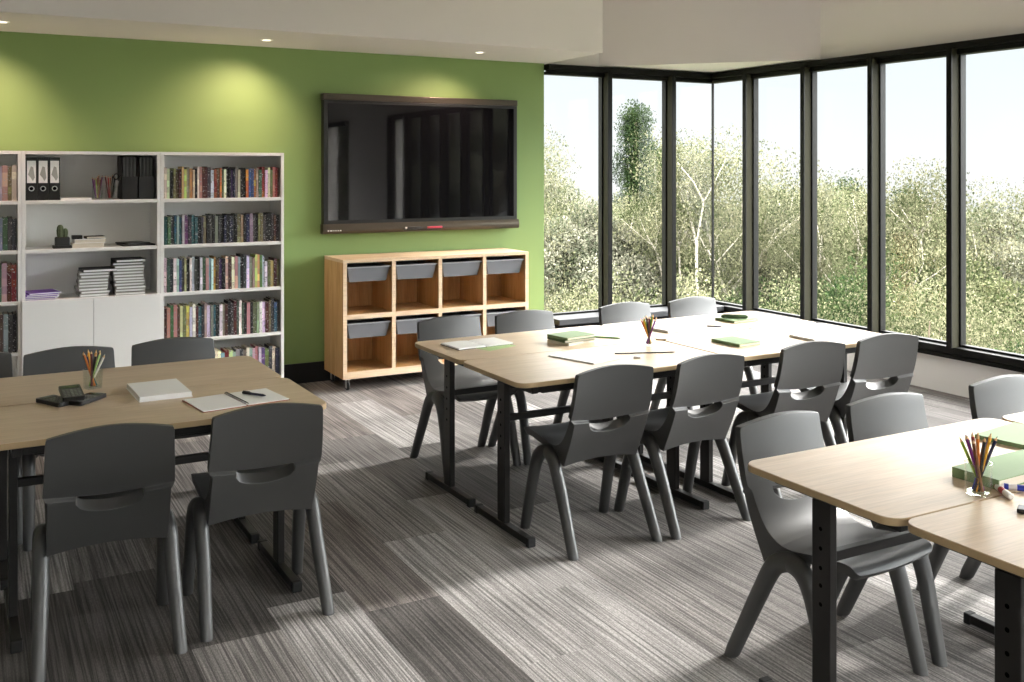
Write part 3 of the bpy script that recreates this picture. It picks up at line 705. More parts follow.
# ------------------------------------------------------------------ classroom chairs
def spline(pts, n):
    """Catmull-Rom through pts, n samples per span"""
    P = [Vector(p) for p in pts]; P = [P[0]*2-P[1]] + P + [P[-1]*2-P[-2]]; out = []
    for i in range(1, len(P)-2):
        for k in range(n):
            t = k/n; a, b, c, d = P[i-1], P[i], P[i+1], P[i+2]
            out.append(.5*((2*b)+(c-a)*t+(2*a-5*b+4*c-d)*t*t+(3*b-a-3*c+d)*t**3))
    out.append(P[-2]); return out
def build_chair():
    root = empty('school_chair', (0, 0, 0))
    path = spline([(-.178, .792, 0), (-.163, .70, 0), (-.142, .615, 0), (-.112, .545, 0), (-.078, .487, 0), (-.038, .452, 0), (.02, .436, 0), (.10, .436, 0), (.18, .446, 0), (.232, .451, 0), (.262, .444, 0), (.277, .424, 0)], 24)
    cum = [0]
    for a, b in zip(path, path[1:]): cum.append(cum[-1]+(b-a).length)
    T = cum[-1]
    def at(s):
        s = min(max(s, 0), T-1e-6)
        lo, hi = 0, len(cum)-1
        while hi-lo > 1:
            m = (lo+hi)//2
            if cum[m] <= s: lo = m
            else: hi = m
        f = (s-cum[lo])/(cum[hi]-cum[lo]); p = path[lo].lerp(path[hi], f)
        i0, i1 = max(lo-1, 0), min(hi+1, len(path)-1); t = (path[i1]-path[i0]).normalized()
        return p, Vector((t.y, -t.x, 0))          # point (y,z) and the normal pointing to the sitter's side
    def sz(z):                                     # arc length where the back front passes height z
        for i in range(len(path)-1):
            if path[i].y >= z >= path[i+1].y: return cum[i]
        return 0
    S1, SB = sz(.588), None
    for i in range(len(path)):
        if path[i].x >= -.012: SB = cum[i]; break
    us = [-1, -.975, -.93, -.86, -.78, -.70, -.62, -.55] + [-.55+1.1*k/16 for k in range(1, 16)] + [.55, .62, .70, .78, .86, .93, .975, 1]
    U = .55
    def halfw(s):
        w = .197
        if s < S1: w = .197+.009*(s/S1)
        else:
            d = s-S1
            w = .206-.013*min(1, d/.014)
            if s > SB-.06: w = .193-.002*min(1, (s-SB+.06)/.14)
        r = .035
        if s < r: w -= r-math.sqrt(max(0, r*r-(r-s)**2))
        r = .028
        if s > T-r: w -= r-math.sqrt(max(0, r*r-(r-(T-s))**2))
        return w
    def slot_top(u): return S1+.024*(1-(u*u))
    def slot_bot(u):
        q = min(1, abs(u)/U); return S1+.036+.038*(1-q*q)**.55
    def thick(s):
        if s < S1: return .023+.014*(s/S1)**4
        if s < SB-.10: return .026
        if s < SB: return .026+.026*(1-((SB-s)/.10))
        return .052-.024*min(1, (s-SB)/.10)
    rearA = spline([(-.203, .793, 0), (-.190, .70, 0), (-.174, .62, 0), (-.156, .55, 0), (-.132, .485, 0), (-.106, .425, 0), (-.086, .371, 0)], 20)
    rearB = spline([(-.086, .371, 0), (-.040, .380, 0), (.02, .398, 0), (.10, .410, 0), (.18, .420, 0), (.228, .424, 0), (.248, .418, 0), (.258, .406, 0)], 20)
    def along(path_, f):
        L_ = [0]
        for a, b in zip(path_, path_[1:]): L_.append(L_[-1]+(b-a).length)
        t = min(max(f, 0), 1)*L_[-1]
        for i in range(len(L_)-1):
            if t <= L_[i+1]+1e-9: return path_[i].lerp(path_[i+1], (t-L_[i])/(L_[i+1]-L_[i]))
        return path_[-1]
    def pt(u, s, side):
        p, n = at(s); w = halfw(s); x = u*w
        bow = .016*(u*u) if s < SB else .016*(u*u)*max(0, 1-(s-SB)/.12)
        dish = -.008*(1-u*u) if s > SB+.05 else 0
        q = p + n*bow
        # front rows of the seat roll down a little at the sides
        th = thick(s)
        if side:
            q = along(rearA, s/SB) if s <= SB+1e-6 else along(rearB, (s-SB)/(T-SB))
            q = q + n*bow
            if s < S1: q = q - n*.009*(s/S1)**5          # lip along the foot of the back panel
            elif slot_top(u) >= s-1e-6: q = q - n*.009
            else: q = q + n*.004
        if s > SB: q = q + Vector((0, dish*min(1, (s-SB-.05)/.1) if s > SB+.05 else 0, 0))
        return Vector((x, q.x, q.y))
    # row parameters for each column (s as a function of u)
    rowsA = [lambda u, k=k: (.020*u*u) + (slot_top(u)-.020*u*u)*k for k in (0, .012, .03, .06, .10, .16, .24, .34, .45, .56, .67, .78, .88, .95, 1)]
    rowsB = [lambda u, k=k: slot_top(u)+(slot_bot(u)-slot_top(u))*k for k in (.2, .4, .7, 1)]
    rowsC = [lambda u, k=k: slot_bot(u)+(SB-slot_bot(u))*k for k in (.06, .15, .27, .4, .53, .66, .78, .89, 1)]
    back_rows = rowsA+rowsB+rowsC; iA, iB = len(rowsA)-1, len(rowsA)+len(rowsB)-1
    seat_rows = [lambda u, s=SB+(T-SB)*k: s for k in (0, .04, .09, .15, .22, .3, .38, .46, .54, .62, .70, .77, .83, .88, .92, .95, .97, .985, .995, 1)]
    def slab(rows, hole, open_first, open_last):
        b = MB(); bm = b.bm
        F = [[bm.verts.new(pt(u, r(u), 0)) for u in us] for r in rows]
        R = [[bm.verts.new(pt(u, r(u), 1)) for u in us] for r in rows]
        n, m = len(rows), len(us)
        def inhole(i, j): return hole and iA <= i < iB and us[j] >= -U-1e-6 and us[j+1] <= U+1e-6
        for i in range(n-1):
            for j in range(m-1):
                if inhole(i, j): continue
                bm.faces.new((F[i][j], F[i][j+1], F[i+1][j+1], F[i+1][j])); bm.faces.new((R[i][j], R[i+1][j], R[i+1][j+1], R[i][j+1]))
        def rim(a0, a1, b0, b1):
            try: bm.faces.new((a0, a1, b1, b0))
            except ValueError: pass
        for i in range(n-1):
            rim(F[i][0], F[i+1][0], R[i][0], R[i+1][0]); rim(F[i+1][-1], F[i][-1], R[i+1][-1], R[i][-1])
        for j in range(m-1):
            if not open_first: rim(F[0][j+1], F[0][j], R[0][j+1], R[0][j])
            if not open_last: rim(F[-1][j], F[-1][j+1], R[-1][j], R[-1][j+1])
        if hole:
            js = [j for j in range(m) if -U-1e-6 <= us[j] <= U+1e-6]
            for a, c in zip(js, js[1:]):
                rim(F[iA][a], F[iA][c], R[iA][a], R[iA][c]); rim(F[iB][c], F[iB][a], R[iB][c], R[iB][a])
            for i in range(iA, iB):
                rim(F[i+1][js[0]], F[i][js[0]], R[i+1][js[0]], R[i][js[0]]); rim(F[i][js[-1]], F[i+1][js[-1]], R[i][js[-1]], R[i+1][js[-1]])
            loose = [v for v in bm.verts if not v.link_faces]
            for v in loose: bm.verts.remove(v)
        return b
    slab(back_rows, True, False, True).build('backrest', M['chair'], root, bevel=.0055, seg=3, angle=50)
    slab(seat_rows, False, True, False).build('seat', M['chair'], root, bevel=.0055, seg=3, angle=50)
    for s in (-1, 1):
        rear = spline([(s*.219, -.212, 0), (s*.214, -.155, .12), (s*.209, -.10, .235), (s*.207, -.048, .335), (s*.204, -.018, .372), (s*.197, .030, .388), (s*.185, .080, .378)], 6)
        rr = [.0255+.0065*min(1, i/22) for i in range(len(rear))]
        MB().tube(rear, rr, 16, squash=.88, flat_end=True).build('leg', M['chair'], root, smooth=True, angle=60)
        front = spline([(s*.216, .208, 0), (s*.212, .178, .12), (s*.208, .145, .25), (s*.206, .114, .335), (s*.203, .082, .374), (s*.197, .030, .388), (s*.187, -.015, .378)], 6)
        MB().tube(front, rr, 16, squash=.88, flat_end=True).build('leg', M['chair'], root, smooth=True, angle=60)
    # low rib under the seat that ties the legs
    MB().tube([(-.19, .06, .40), (0, .06, .402), (.19, .06, .40)], [.014, .012, .014], 12).build('under_seat_rib', M['chair'], root, smooth=True)
    return root
chair0 = build_chair(); used_chair = [False]
def chair(x, y, deg, label, group):
    o = copy_tree(chair0) if used_chair[0] else chair0; used_chair[0] = True
    o.location = (x, y, 0); o.rotation_euler = (0, 0, math.radians(deg)); o.scale = (1.015,)*3; tag(o, label, 'chair', group)
gL, gM, gR = 'chairs around the left tables', 'chairs around the middle tables', 'chairs around the right tables'
chair(.418, 3.760, -2, 'charcoal plastic school chair at the near side of the left table, bottom left corner', gL)
chair(.955, 3.795, -1, 'charcoal plastic school chair at the near side of the left table, beside the open notebook', gL)
chair(.425, 5.03, 183, 'charcoal plastic chair behind the left table, its back behind the pencil cup', gL)
chair(.915, 5.06, 183, 'charcoal plastic chair behind the left table, its back below the bookcase of paperbacks', gL)
chair(-.035, 5.12, 180, 'charcoal chair cut off by the left edge, in front of the left bookcase', gL)
chair(2.478, 3.785, 0, 'dark charcoal chair tucked at the near left end of the middle tables, whole back seen', gM)
chair(3.002, 3.775, 3, 'dark charcoal chair at the near side of the middle tables, second from their left end', gM)
chair(3.700, 3.800, -3, 'dark charcoal chair at the near side of the middle tables, third from their left end', gM)
chair(4.222, 3.780, -5, 'dark charcoal chair at the near side of the middle tables, closest to the right windows', gM)
chair(2.470, 5.065, 182, 'grey chair at the far left corner of the middle tables, before the storage unit', gM)
chair(2.970, 5.055, 181, 'grey chair behind the middle tables, overlapping the right end of the storage unit', gM)
chair(3.725, 5.055, 183, 'grey chair behind the middle tables, below the first mullion beside the green wall', gM)
chair(4.275, 5.055, 182, 'grey chair behind the middle tables, below the glass corner', gM)
chair(2.520, 2.405, 184, 'light catching grey chair at the left end of the right tables, facing the camera', gR)
chair(3.080, 2.430, 180, 'pale lit grey chair behind the right table, second from its left end', gR)
chair(3.780, 2.425, 180, 'pale lit grey chair behind the right table, cut off by the right edge', gR)

# ------------------------------------------------------------------ tables
def build_table():
    root = empty('classroom_table', (0, 0, 0)); W, D, H, th = 1.2, .59, .746, .022
    out = rounded_rect(-W/2, W/2, -D/2, D/2, .055, 8)
    MB().prism(out, H-th, H-.0008).build('edge_band', M['edge'], root, bevel=.003, seg=2, angle=60)
    inn = rounded_rect(-W/2+.0025, W/2-.0025, -D/2+.0025, D/2-.0025, .0525, 8)
    MB().prism(inn, H-.004, H).build('tabletop', M['top'], root)
    ly = .048                                   # the leg frame sits back of the centre line
    for s in (-1, 1):
        xb = s*(W/2-.105)
        MB().box(xb-.016, xb+.016, -D/2+.055, D/2-.055, H-th-.042, H-th).build('end_beam', M['black_metal'], root, bevel=.003)
        leg = MB().box(xb-.015, xb+.015, ly-.036, ly+.036, .036, H-th-.042).build('leg', M['black_metal'], root, bevel=.004)
        hb = MB()
        for z in (.60, .542, .484, .432, .376):
            for q in (-1, 1):
                hb.lathe([(0, q*.0154), (.0065, q*.0154)], 12, Matrix.Translation((xb, ly, z)) @ Matrix.Rotation(PI/2, 4, 'Y'))
        hb.build('adjustment_holes', M['hole'], leg, recalc=False)
        ft = MB().box(xb-.018, xb+.018, ly-.255, ly+.255, .006, .038).build('foot', M['black_metal'], root, bevel=.004)
        for y0_, y1_ in ((ly-.262, ly-.235), (ly+.235, ly+.262)): MB().box(xb-.0195, xb+.0195, y0_, y1_, .0, .040).build('foot_cap', M['rubber'], ft, bevel=.004)
    for yy in (-D/2+.075, D/2-.075):
        MB().box(-W/2+.121, W/2-.121, yy-.012, yy+.012, H-th-.040, H-th).build('rail', M['black_metal'], root, bevel=.003)
    MB().box(-W/2+.12, W/2-.12, ly-.014, ly+.014, .498, .528).build('crossbar', M['black_metal'], root, bevel=.003)
    MB().box(-W/2+.16, W/2-.16, -D/2+.088, ly-.05, H-th-.052, H-th-.044).build('under_tray', M['black_metal'], root, bevel=.002)
    return root
table0 = build_table(); used_table = [False]
def table(cx, cy, deg, label, group):
    o = copy_tree(table0) if used_table[0] else table0; used_table[0] = True
    o.location = (cx, cy, 0); o.rotation_euler = (0, 0, math.radians(deg)); tag(o, label, 'table', group)
def grp(x0, y0, deg, items, group):
    """items: list of (ix, iy, dx, dy, label); tables of 1.2 x .59 pushed together, corner (x0,y0)"""
    a = math.radians(deg)
    for ix, iy, dx, dy, lab in items:
        lx, ly = .6+ix*1.2015+dx, .295+iy*.5915+dy
        table(x0+lx*math.cos(a)-ly*math.sin(a), y0+lx*math.sin(a)+ly*math.cos(a), deg, lab, group)
grp(2.058, 3.680, .52, [(0, 0, 0, 0, 'oak topped table at the near left of the middle group, with the white pad'), (0, 1, .006, 0, 'oak topped table at the far left of the middle group, with the stacked green notebooks'),
                        (1, 0, .010, 0, 'pale topped table at the near right of the middle group, with a green notebook'), (1, 1, .004, 0, 'pale topped table at the far right of the middle group, below the glass corner')], 'tables of the middle group')
grp(2.118, 1.186, -.3, [(0, 1, -.006, .003, 'pale oak table at the right with the pencil cup and thick green book'), (0, 0, .006, 0, 'oak table in the bottom right corner, nearest the camera'),
                        (1, 1, .012, -.012, 'oak table at the right edge, beyond the green book')], 'tables of the right group')
grp(.030, 3.711, .75, [(0, 0, 0, 0, 'oak table at the left with the open notebook and calculators, near one of its pair'), (0, 1, -.010, 0, 'oak table at the left pushed behind another, nearer the bookcases')], 'tables of the left group')

# ------------------------------------------------------------------ things on the tables
TZ = .7465
def at_top(name, x, y, rz=0.0): return empty(name, (x, y, TZ), math.radians(rz))
def pad(name, x, y, rz, sx, sy, h, label, cat, cover=None, group=None):
    t = at_top(name, x, y, rz); tag(t, label, cat, group)
    MB().box(-sx/2, sx/2, -sy/2, sy/2, .0015 if cover else 0, h).build('paper_block', M['paper'], t, bevel=.0008)
    if cover: MB().box(-sx/2-.004, sx/2+.004, -sy/2-.004, sy/2+.004, 0, .0015).build('back_cover', cover, t)
    return t
def open_book(name, x, y, rz, sx, sy, label, cat, cover, h=.010, spiral=False):
    """open book lying flat; sx across both pages"""
    t = at_top(name, x, y, rz); tag(t, label, cat, 'open books on the tables')
    MB().box(-sx/2-.003, sx/2+.003, -sy/2-.003, sy/2+.003, 0, .002).build('cover', cover, t)
    for s in (-1, 1):
        b = MB(); n = 10; P = []
        for k in range(n+1):
            q = k/n; xx = s*(.004+q*(sx/2-.004)); zz = .002+h*(.55+.45*math.sin(min(1, q*2.2)*PI/2) if not spiral else .8)*(1-.25*q)
            P.append((xx, zz))
        lo = [[b.bm.verts.new((p[0], yy, .002)) for p in P] for yy in (-sy/2, sy/2)]
        hi = [[b.bm.verts.new((p[0], yy, p[1])) for p in P] for yy in (-sy/2, sy/2)]
        for k in range(n):
            b.bm.faces.new((hi[0][k], hi[0][k+1], hi[1][k+1], hi[1][k])); b.bm.faces.new((lo[0][k], lo[1][k], lo[1][k+1], lo[0][k+1]))
            for i in (0, 1): b.bm.faces.new((lo[i][k], lo[i][k+1], hi[i][k+1], hi[i][k]))
        b.bm.faces.new((lo[0][0], hi[0][0], hi[1][0], lo[1][0])); b.bm.faces.new((lo[0][-1], lo[1][-1], hi[1][-1], hi[0][-1]))
        b.build('page_block', M['paper'], t, smooth=True, angle=40)
    if spiral:
        b = MB()
        for k in range(22):
            yy = -sy/2+.008+k*(sy-.016)/21
            b.tube([(.007*math.cos(a), yy, .006+.007*math.sin(a)) for a in [2*PI*q/10 for q in range(11)]], .0011, 5, caps=False)
        b.build('spiral_binding', M['paint_black'], t, smooth=True)
    return t
def pen(name, x, y, rz, z, Ln, r, mat, label, cat='pen', cap=None):
    t = empty(name, (x, y, z+r), math.radians(rz)); tag(t, label, cat)
    MB().tube([(-Ln/2, 0, 0), (-Ln/2+.003, 0, 0), (Ln/2-.016, 0, 0), (Ln/2-.003, 0, 0), (Ln/2, 0, 0)], [r*.7, r, r, r*.4, r*.15], 10).build('barrel', mat, t, smooth=True)
    if cap: MB().tube([(-Ln/2-.001, 0, 0), (-Ln/2+.35*Ln, 0, 0)], [r*1.15, r*1.15], 10).build('cap', cap, t, smooth=True); MB().box(-Ln/2, -Ln/2+.3*Ln, -.0015, .0015, r, r*1.6).build('clip', cap, t)
    return t
# left tables
def calculator(x, y, rz, tilt, z, label):
    t = empty('calculator', (x, y, z), math.radians(rz)); t.rotation_euler = (math.radians(tilt), 0, math.radians(rz)); tag(t, label, 'calculator', 'calculators on the left table')
    MB().prism(rounded_rect(-.04, .04, -.08, .08, .008), 0, .016).build('case', M['paint_black'], t, bevel=.002)
    MB().box(-.032, .032, .040, .066, .0158, .0168).build('display', M['lcd'], t)
    k = MB()
    for i in range(5):
        for j in range(5): k.box(-.033+j*.0138, -.033+j*.0138+.0095, -.070+i*.0195, -.070+i*.0195+.009, .0158, .0182)
    k.build('keys', M['key_grey'], t)
calculator(.290, 4.265, 28, 0, TZ, 'black pocket calculator lying under another on the left table')
calculator(.395, 4.245, -42, 0, TZ, 'black pocket calculator lying on the left table, right one nearest the cup')
calculator(.345, 4.265, 2, 6, TZ+.026, 'black pocket calculator propped on top of two others on the left table')
pad('paper_pad', .675, 4.265, 2, .20, .29, .020, 'thick white pad of paper lying on the left table', 'paper pad', M['paper'])
open_book('open_notebook', .922, 3.968, 8, .345, .235, 'open white spiral notebook with red cover on the left table', 'notebook', M['red_card'], .005, True)
pen('pen', 1.0, 3.992, -56, TZ+.0068, .12, .005, M['paint_navy'], 'dark blue pen lying on the open spiral notebook', cap=M['paint_black'])
def fill_cup(cx, cy, z, cols, r, group, where, seed, hmin=.17, hmax=.20):
    rnd = random.Random(seed); n = len(cols)
    for k, (cn, word) in enumerate(cols):
        f = -1+2*k/(n-1)                       # left to right as seen from the room
        dx, dy = math.cos(math.radians(-28.7)), math.sin(math.radians(-28.7))
        px, py = -dy, dx                       # away from the camera
        side = (-1 if k % 2 else 1)*rnd.uniform(.2, .8)
        b = (cx-dx*f*r*.45+px*side*r*.4, cy-dy*f*r*.45+py*side*r*.4, z+.0095)
        tt = (cx+dx*f*r*1.55+px*side*r*.6, cy+dy*f*r*1.55+py*side*r*.6, z+rnd.uniform(hmin, hmax)*(1-.08*abs(f)))
        pencil(b, tt, M['paint_'+cn], f'{word} pencil standing in the glass cup on the {where}', group)
cup((.445, 4.485, TZ), .033, .078, 'clear square glass cup of pencils on the left table', square=True)
fill_cup(.445, 4.485, TZ, [('teal', 'teal, leftmost'), ('orange', 'orange'), ('blue', 'bright blue'), ('yellow', 'first yellow'), ('black', 'first black'), ('maroon', 'maroon'), ('yellow', 'second yellow'), ('black', 'second black'), ('navy', 'navy'), ('pale_green', 'pale green'), ('white', 'white, rightmost')], .030, 'pencils in the left cup', 'left table', 3, .150, .172)
cup((3.100, 4.170, TZ), .030, .070, 'clear glass cup of pencils in the middle of the middle tables')
fill_cup(3.100, 4.170, TZ, [('red', 'red, leftmost'), ('yellow', 'yellow'), ('lime', 'lime green'), ('black', 'first black'), ('brown', 'brown'), ('maroon', 'maroon'), ('black', 'second black'), ('green', 'green'), ('orange', 'orange'), ('purple', 'purple'), ('blue', 'blue, rightmost')], .028, 'pencils in the middle cup', 'middle tables', 4, .15, .172)
cup((2.503, 1.815, TZ), .037, .090, 'clear glass cup of pencils on the right table')
fill_cup(2.503, 1.815, TZ, [('lime', 'lime green, leftmost'), ('purple', 'purple'), ('teal', 'teal'), ('brown', 'brown'), ('red', 'red'), ('orange', 'orange'), ('yellow', 'yellow'), ('black', 'thick black'), ('maroon', 'maroon'), ('yellow', 'second yellow'), ('blue', 'bright blue'), ('navy', 'navy, rightmost')], .032, 'pencils in the right cup', 'right table', 9, .165, .185)
# middle tables
open_book('open_notebook', 2.325, 4.625, 4, .325, .19, 'open white notebook at the far left of the middle tables', 'notebook', M['black_card'], .010)
tag(MB().box(-.10, .10, -.055, .055, 0, .001).build('paper_sheet', M['paint_pale_green'], loc=(2.375, 4.515, TZ), rz=.33), 'pale green sheet of paper beside the open notebook on the middle tables', 'paper')
for k, (hh_, cv, lab, rz) in enumerate(((.014, M['cream_card'], 'cream notebook at the bottom of the stack on the middle tables', 6), (.013, M['green_dark'], 'dark green notebook in the middle of the stack on the middle tables', -4), (.014, M['green_cover'], 'sage green notebook on top of the stack on the middle tables', 3))):
    flat_book('notebook', (2.80, 4.455, TZ+[0, .0142, .0274][k]), .20, .16, hh_, cv, M['pages'], lab, 'notebook', 'stack of notebooks on the middle tables', rz=math.radians(rz+8), spine='left')
pen('pencil', 3.03, 4.46, -48, TZ, .16, .004, M['paint_green'], 'green pencil lying beside the stack of notebooks', 'pencil')
pen('pencil', 2.95, 4.00, -21.5, TZ, .31, .003, M['paint_black'], 'long thin black pencil lying in front of the middle cup', 'pencil')
pad('paper_pad', 2.625, 4.055, 17, .205, .285, .006, 'thin white pad of paper lying on the near middle table', 'paper pad', M['cream_card'])
tag(MB().prism(rounded_rect(-.018, .018, -.009, .009, .003), 0, .010).build('eraser', M['paint_white'], loc=(2.84, 3.915, TZ), rz=-.6, bevel=.002), 'small white eraser on the near middle table', 'eraser')
open_book('open_book', 3.57, 4.53, 6, .31, .17, 'open white book at the far right middle table, beside the cup', 'book', M['cream_card'], .016)
pen('pen', 3.785, 4.49, -42, TZ, .13, .004, M['paint_navy'], 'dark pen lying right of the open book on the far middle table')
flat_book('notebook', (4.085, 4.605, TZ), .20, .165, .014, M['green_cover'], M['pages'], 'sage green notebook with a dark case on it, far right middle table', 'notebook', rz=math.radians(2))
t = empty('pencil_case', (4.06, 4.60, TZ+.0142), math.radians(-40)); tag(t, 'slim dark green pencil case lying on the far green notebook', 'case')
MB().tube([(-.08, 0, .012), (-.07, 0, .012), (0, 0, .012), (.07, 0, .012), (.08, 0, .012)], [.004, .011, .012, .011, .004], 12).build('case_body', M['green_dark'], t, smooth=True)
MB().box(-.065, .065, -.001, .001, .0225, .0245).build('zip', M['paint_black'], t)
flat_book('notebook', (3.545, 4.005, TZ), .155, .205, .016, M['green_cover'], M['pages'], 'green notebook lying on the near right middle table', 'notebook', rz=math.radians(4))
open_book('open_book', 4.09, 3.925, 0, .30, .185, 'open white book at the near right middle table, behind two chairs', 'book', M['cream_card'], .014)
# safety spectacles
t = at_top('spectacles', 3.88, 4.185, 10); tag(t, 'clear spectacles lying folded on the pale right middle table', 'spectacles')
for s in (-1, 1):
    MB().tube([(s*.033+.024*math.cos(a), 0, .020+.018*math.sin(a)) for a in [2*PI*k/16 for k in range(17)]], .0018, 6, caps=False).build('lens_rim', M['silver'], t, smooth=True)
    MB().tube([(s*.057, 0, .028), (s*.06, .05, .022), (s*.055, .12, .004)], .0016, 6).build('temple', M['silver'], t, smooth=True)
MB().tube([(-.010, 0, .026), (0, -.002, .030), (.010, 0, .026)], .0016, 6).build('bridge', M['silver'], t, smooth=True)
# right tables
flat_book('book', (2.755, 1.885, TZ), .36, .15, .030, M['green_cover'], M['pages'], 'thick green book lying behind the pencil cup on the right table', 'book', 'green books on the right table', rz=math.radians(2), ct=.003)
flat_book('book', (3.155, 2.115, TZ), .27, .20, .014, M['green_cover'], M['pages'], 'thin sage green book lying at the right edge near the pale chairs', 'book', 'green books on the right table', rz=math.radians(8), ct=.002)
def marker(x, y, rz, mat, label):
    t = empty('marker_pen', (x, y, TZ+.0085), math.radians(rz)); tag(t, label, 'marker', 'markers on the right table')
    MB().tube([(-.012, 0, 0), (.052, 0, 0)], [.0085, .0085], 14).build('barrel', mat, t, smooth=True)
    MB().tube([(-.050, 0, 0), (-.046, 0, 0), (-.010, 0, 0)], [.006, .0092, .0092], 14).build('cap', M['paint_white'], t, smooth=True)
    MB().tube([(.052, 0, 0), (.058, 0, 0), (.060, 0, 0)], [.0085, .0085, .006], 14).build('end_plug', M['paint_white'], t, smooth=True)
    MB().tube([(.018, 0, 0), (.040, 0, 0)], [.0087, .0087], 14).build('printed_sleeve', M['paint_white'], t, smooth=True)
marker(2.560, 1.777, 58, M['paint_red'], 'red and white marker pen lying beside the pencil cup')
marker(2.635, 1.765, 128, M['paint_blue'], 'blue and white marker pen lying in front of the thick green book')
tag(MB().prism(rounded_rect(-.022, .022, -.010, .010, .004), 0, .012).build('pencil_sharpener', M['paint_black'], loc=(2.475, 1.665, TZ), rz=.5, bevel=.003), 'small black sharpener at the right edge of the nearest table', 'sharpener')

# ------------------------------------------------------------------ outdoors
GZ = -5.2
struct(MB().box(3, 140, -60, 140, GZ-.3, GZ).box(XL-60, 3, YW+5, 140, GZ-.3, GZ), 'ground', M['grass'])
def tree_variant(kind, seed):
    rnd = random.Random(seed)
    root = empty('tree', (0, 0, 0))
    tr = MB(); tips = []
    if kind == 'poplar':
        H, lm, bark = 8.6, M['leaf_dark'], M['bark']
        tr.tube([(0, 0, 0), (.05, .02, H*.5), (0, 0, H*.93)], [.16, .10, .02], 8)
        for k in range(70):
            z = rnd.uniform(.12, .97)*H; q = z/H; a = rnd.uniform(0, 2*PI); rr = (1.0-abs(q-.42)*1.25)*1.25*rnd.uniform(.55, 1)*max(.3, 1-.5*q)
            tips.append((Vector((rr*math.cos(a), rr*math.sin(a), z)), .42))
            tr.tube([(0, 0, z-.5), (rr*.8*math.cos(a), rr*.8*math.sin(a), z)], [.03, .01], 5)
        n, size, lname = 45000, .036, 'foliage'
    elif kind == 'birch':
        H, lm, bark = 6.0, M['leaf_pale'], M['birch_bark']
        def limb(p, d, L, r, depth):
            q = p+d*L*.5+Vector((rnd.uniform(-.1, .1), rnd.uniform(-.1, .1), 0)); e = p+d*L
            tr.tube([p, q, e], [r, r*.75, r*.5], 6)
            if depth == 0: tips.append((e, .5)); return
            for _ in range(3 if depth > 1 else 2):
                nd = (d+Vector((rnd.uniform(-.75, .75), rnd.uniform(-.75, .75), rnd.uniform(.0, .4)))).normalized()
                limb(e, nd, L*rnd.uniform(.55, .75), r*.5, depth-1)
            tips.append((e, .45))
        limb(Vector((0, 0, 0)), Vector((.03, 0, 1)), H*.46, .10, 3)
        n, size, lname = 22000, .024, 'foliage'
    elif kind in ('broad', 'broad_silver', 'broad_dark'):
        H, bark = 5.8, M['bark']; lm = {'broad': M['leaf_mid'], 'broad_silver': M['leaf_silver'], 'broad_dark': M['leaf_dark']}[kind]
        tr.tube([(0, 0, 0), (.05, 0, H*.35), (0, .05, H*.7)], [.15, .11, .05], 8)
        for k in range(46):
            u = rnd.uniform(-.65, 1); a = rnd.uniform(0, 2*PI); s_ = math.sqrt(max(0, 1-u*u)); R = 1.75*rnd.uniform(.55, 1)
            p = Vector((R*s_*math.cos(a), R*s_*math.sin(a), H*.62+u*1.05*R*1.05)); tips.append((p, .36))
            tr.tube([(0, 0, H*.40), tuple(p*.6+Vector((0, 0, H*.2))), tuple(p)], [.05, .03, .012], 5)
        n, size, lname = 46000, .033, 'foliage'
    else:                                         # shrub
        H, bark = 5.0, M['bark']; lm = M['leaf_pale'] if kind == 'shrub' else M['leaf_dark']
        for k in range(60):
            u = rnd.uniform(.05, 1); a = rnd.uniform(0, 2*PI); s_ = math.sqrt(max(0, 1-(u*.9)**2)); R = rnd.uniform(.5, 1.1)
            p = Vector((R*1.7*s_*math.cos(a), R*1.7*s_*math.sin(a), .6+u*4.3*rnd.uniform(.65, 1))); tips.append((p, .5))
            tr.tube([(0, 0, 0), tuple(p*.5), tuple(p)], [.05, .025, .008], 5)
        n, size, lname = 65000, .021, 'foliage'
    tr.build('trunk', bark, root, smooth=True, angle=60)
    lf = MB(); bm = lf.bm
    for k in range(n):
        c, sp = tips[rnd.randrange(len(tips))]
        v_ = Vector((rnd.gauss(0, 1), rnd.gauss(0, 1), rnd.gauss(0, 1))).normalized(); p = c+v_*(sp*1.15*rnd.random()**.45)
        if p.z < .1: p.z = .1+rnd.random()*.3
        e = Euler((rnd.uniform(0, PI), rnd.uniform(0, PI), rnd.uniform(0, 2*PI))).to_matrix(); s = size*rnd.uniform(.6, 1.3)
        vs = [bm.verts.new(p+e @ Vector(v)) for v in ((-s, 0, 0), (-.1*s, -.5*s, .12*s), (s, 0, 0), (-.1*s, .5*s, .12*s))]
        bm.faces.new((vs[0], vs[1], vs[2])); bm.faces.new((vs[0], vs[2], vs[3]))
    lf.build(lname, lm, root, recalc=False)
    return root
KINDS = dict(poplar=('tall dark columnar tree', 8.3), birch=('pale airy birch with a white trunk', 5.9), broad=('mid green leafy tree', 5.5), broad_silver=('silvery pale green tree', 5.5), broad_dark=('dark green leafy tree', 5.5), shrub=('pale green bush', 4.9), shrub_dark=('dark green bush', 4.9))
protos = {k: tree_variant(k, 100+i) for i, k in enumerate(KINDS)}
used_t = {k: 0 for k in KINDS}
def place_tree(kind, az, dist, ztop, label, wide=1.0):
    """az: bearing in degrees clockwise from the green wall's normal"""
    o = protos[kind] if used_t[kind] == 0 else copy_tree(protos[kind]); used_t[kind] += 1
    s = (ztop-GZ)/KINDS[kind][1]
    o.location = (dist*math.sin(math.radians(az)), dist*math.cos(math.radians(az)), GZ)
    o.scale = (s*wide, s*wide, s); o.rotation_euler = (0, 0, random.uniform(0, 6.28)); tag(o, label, 'tree' if 'shrub' not in kind else 'bush', 'trees and bushes outside the windows')
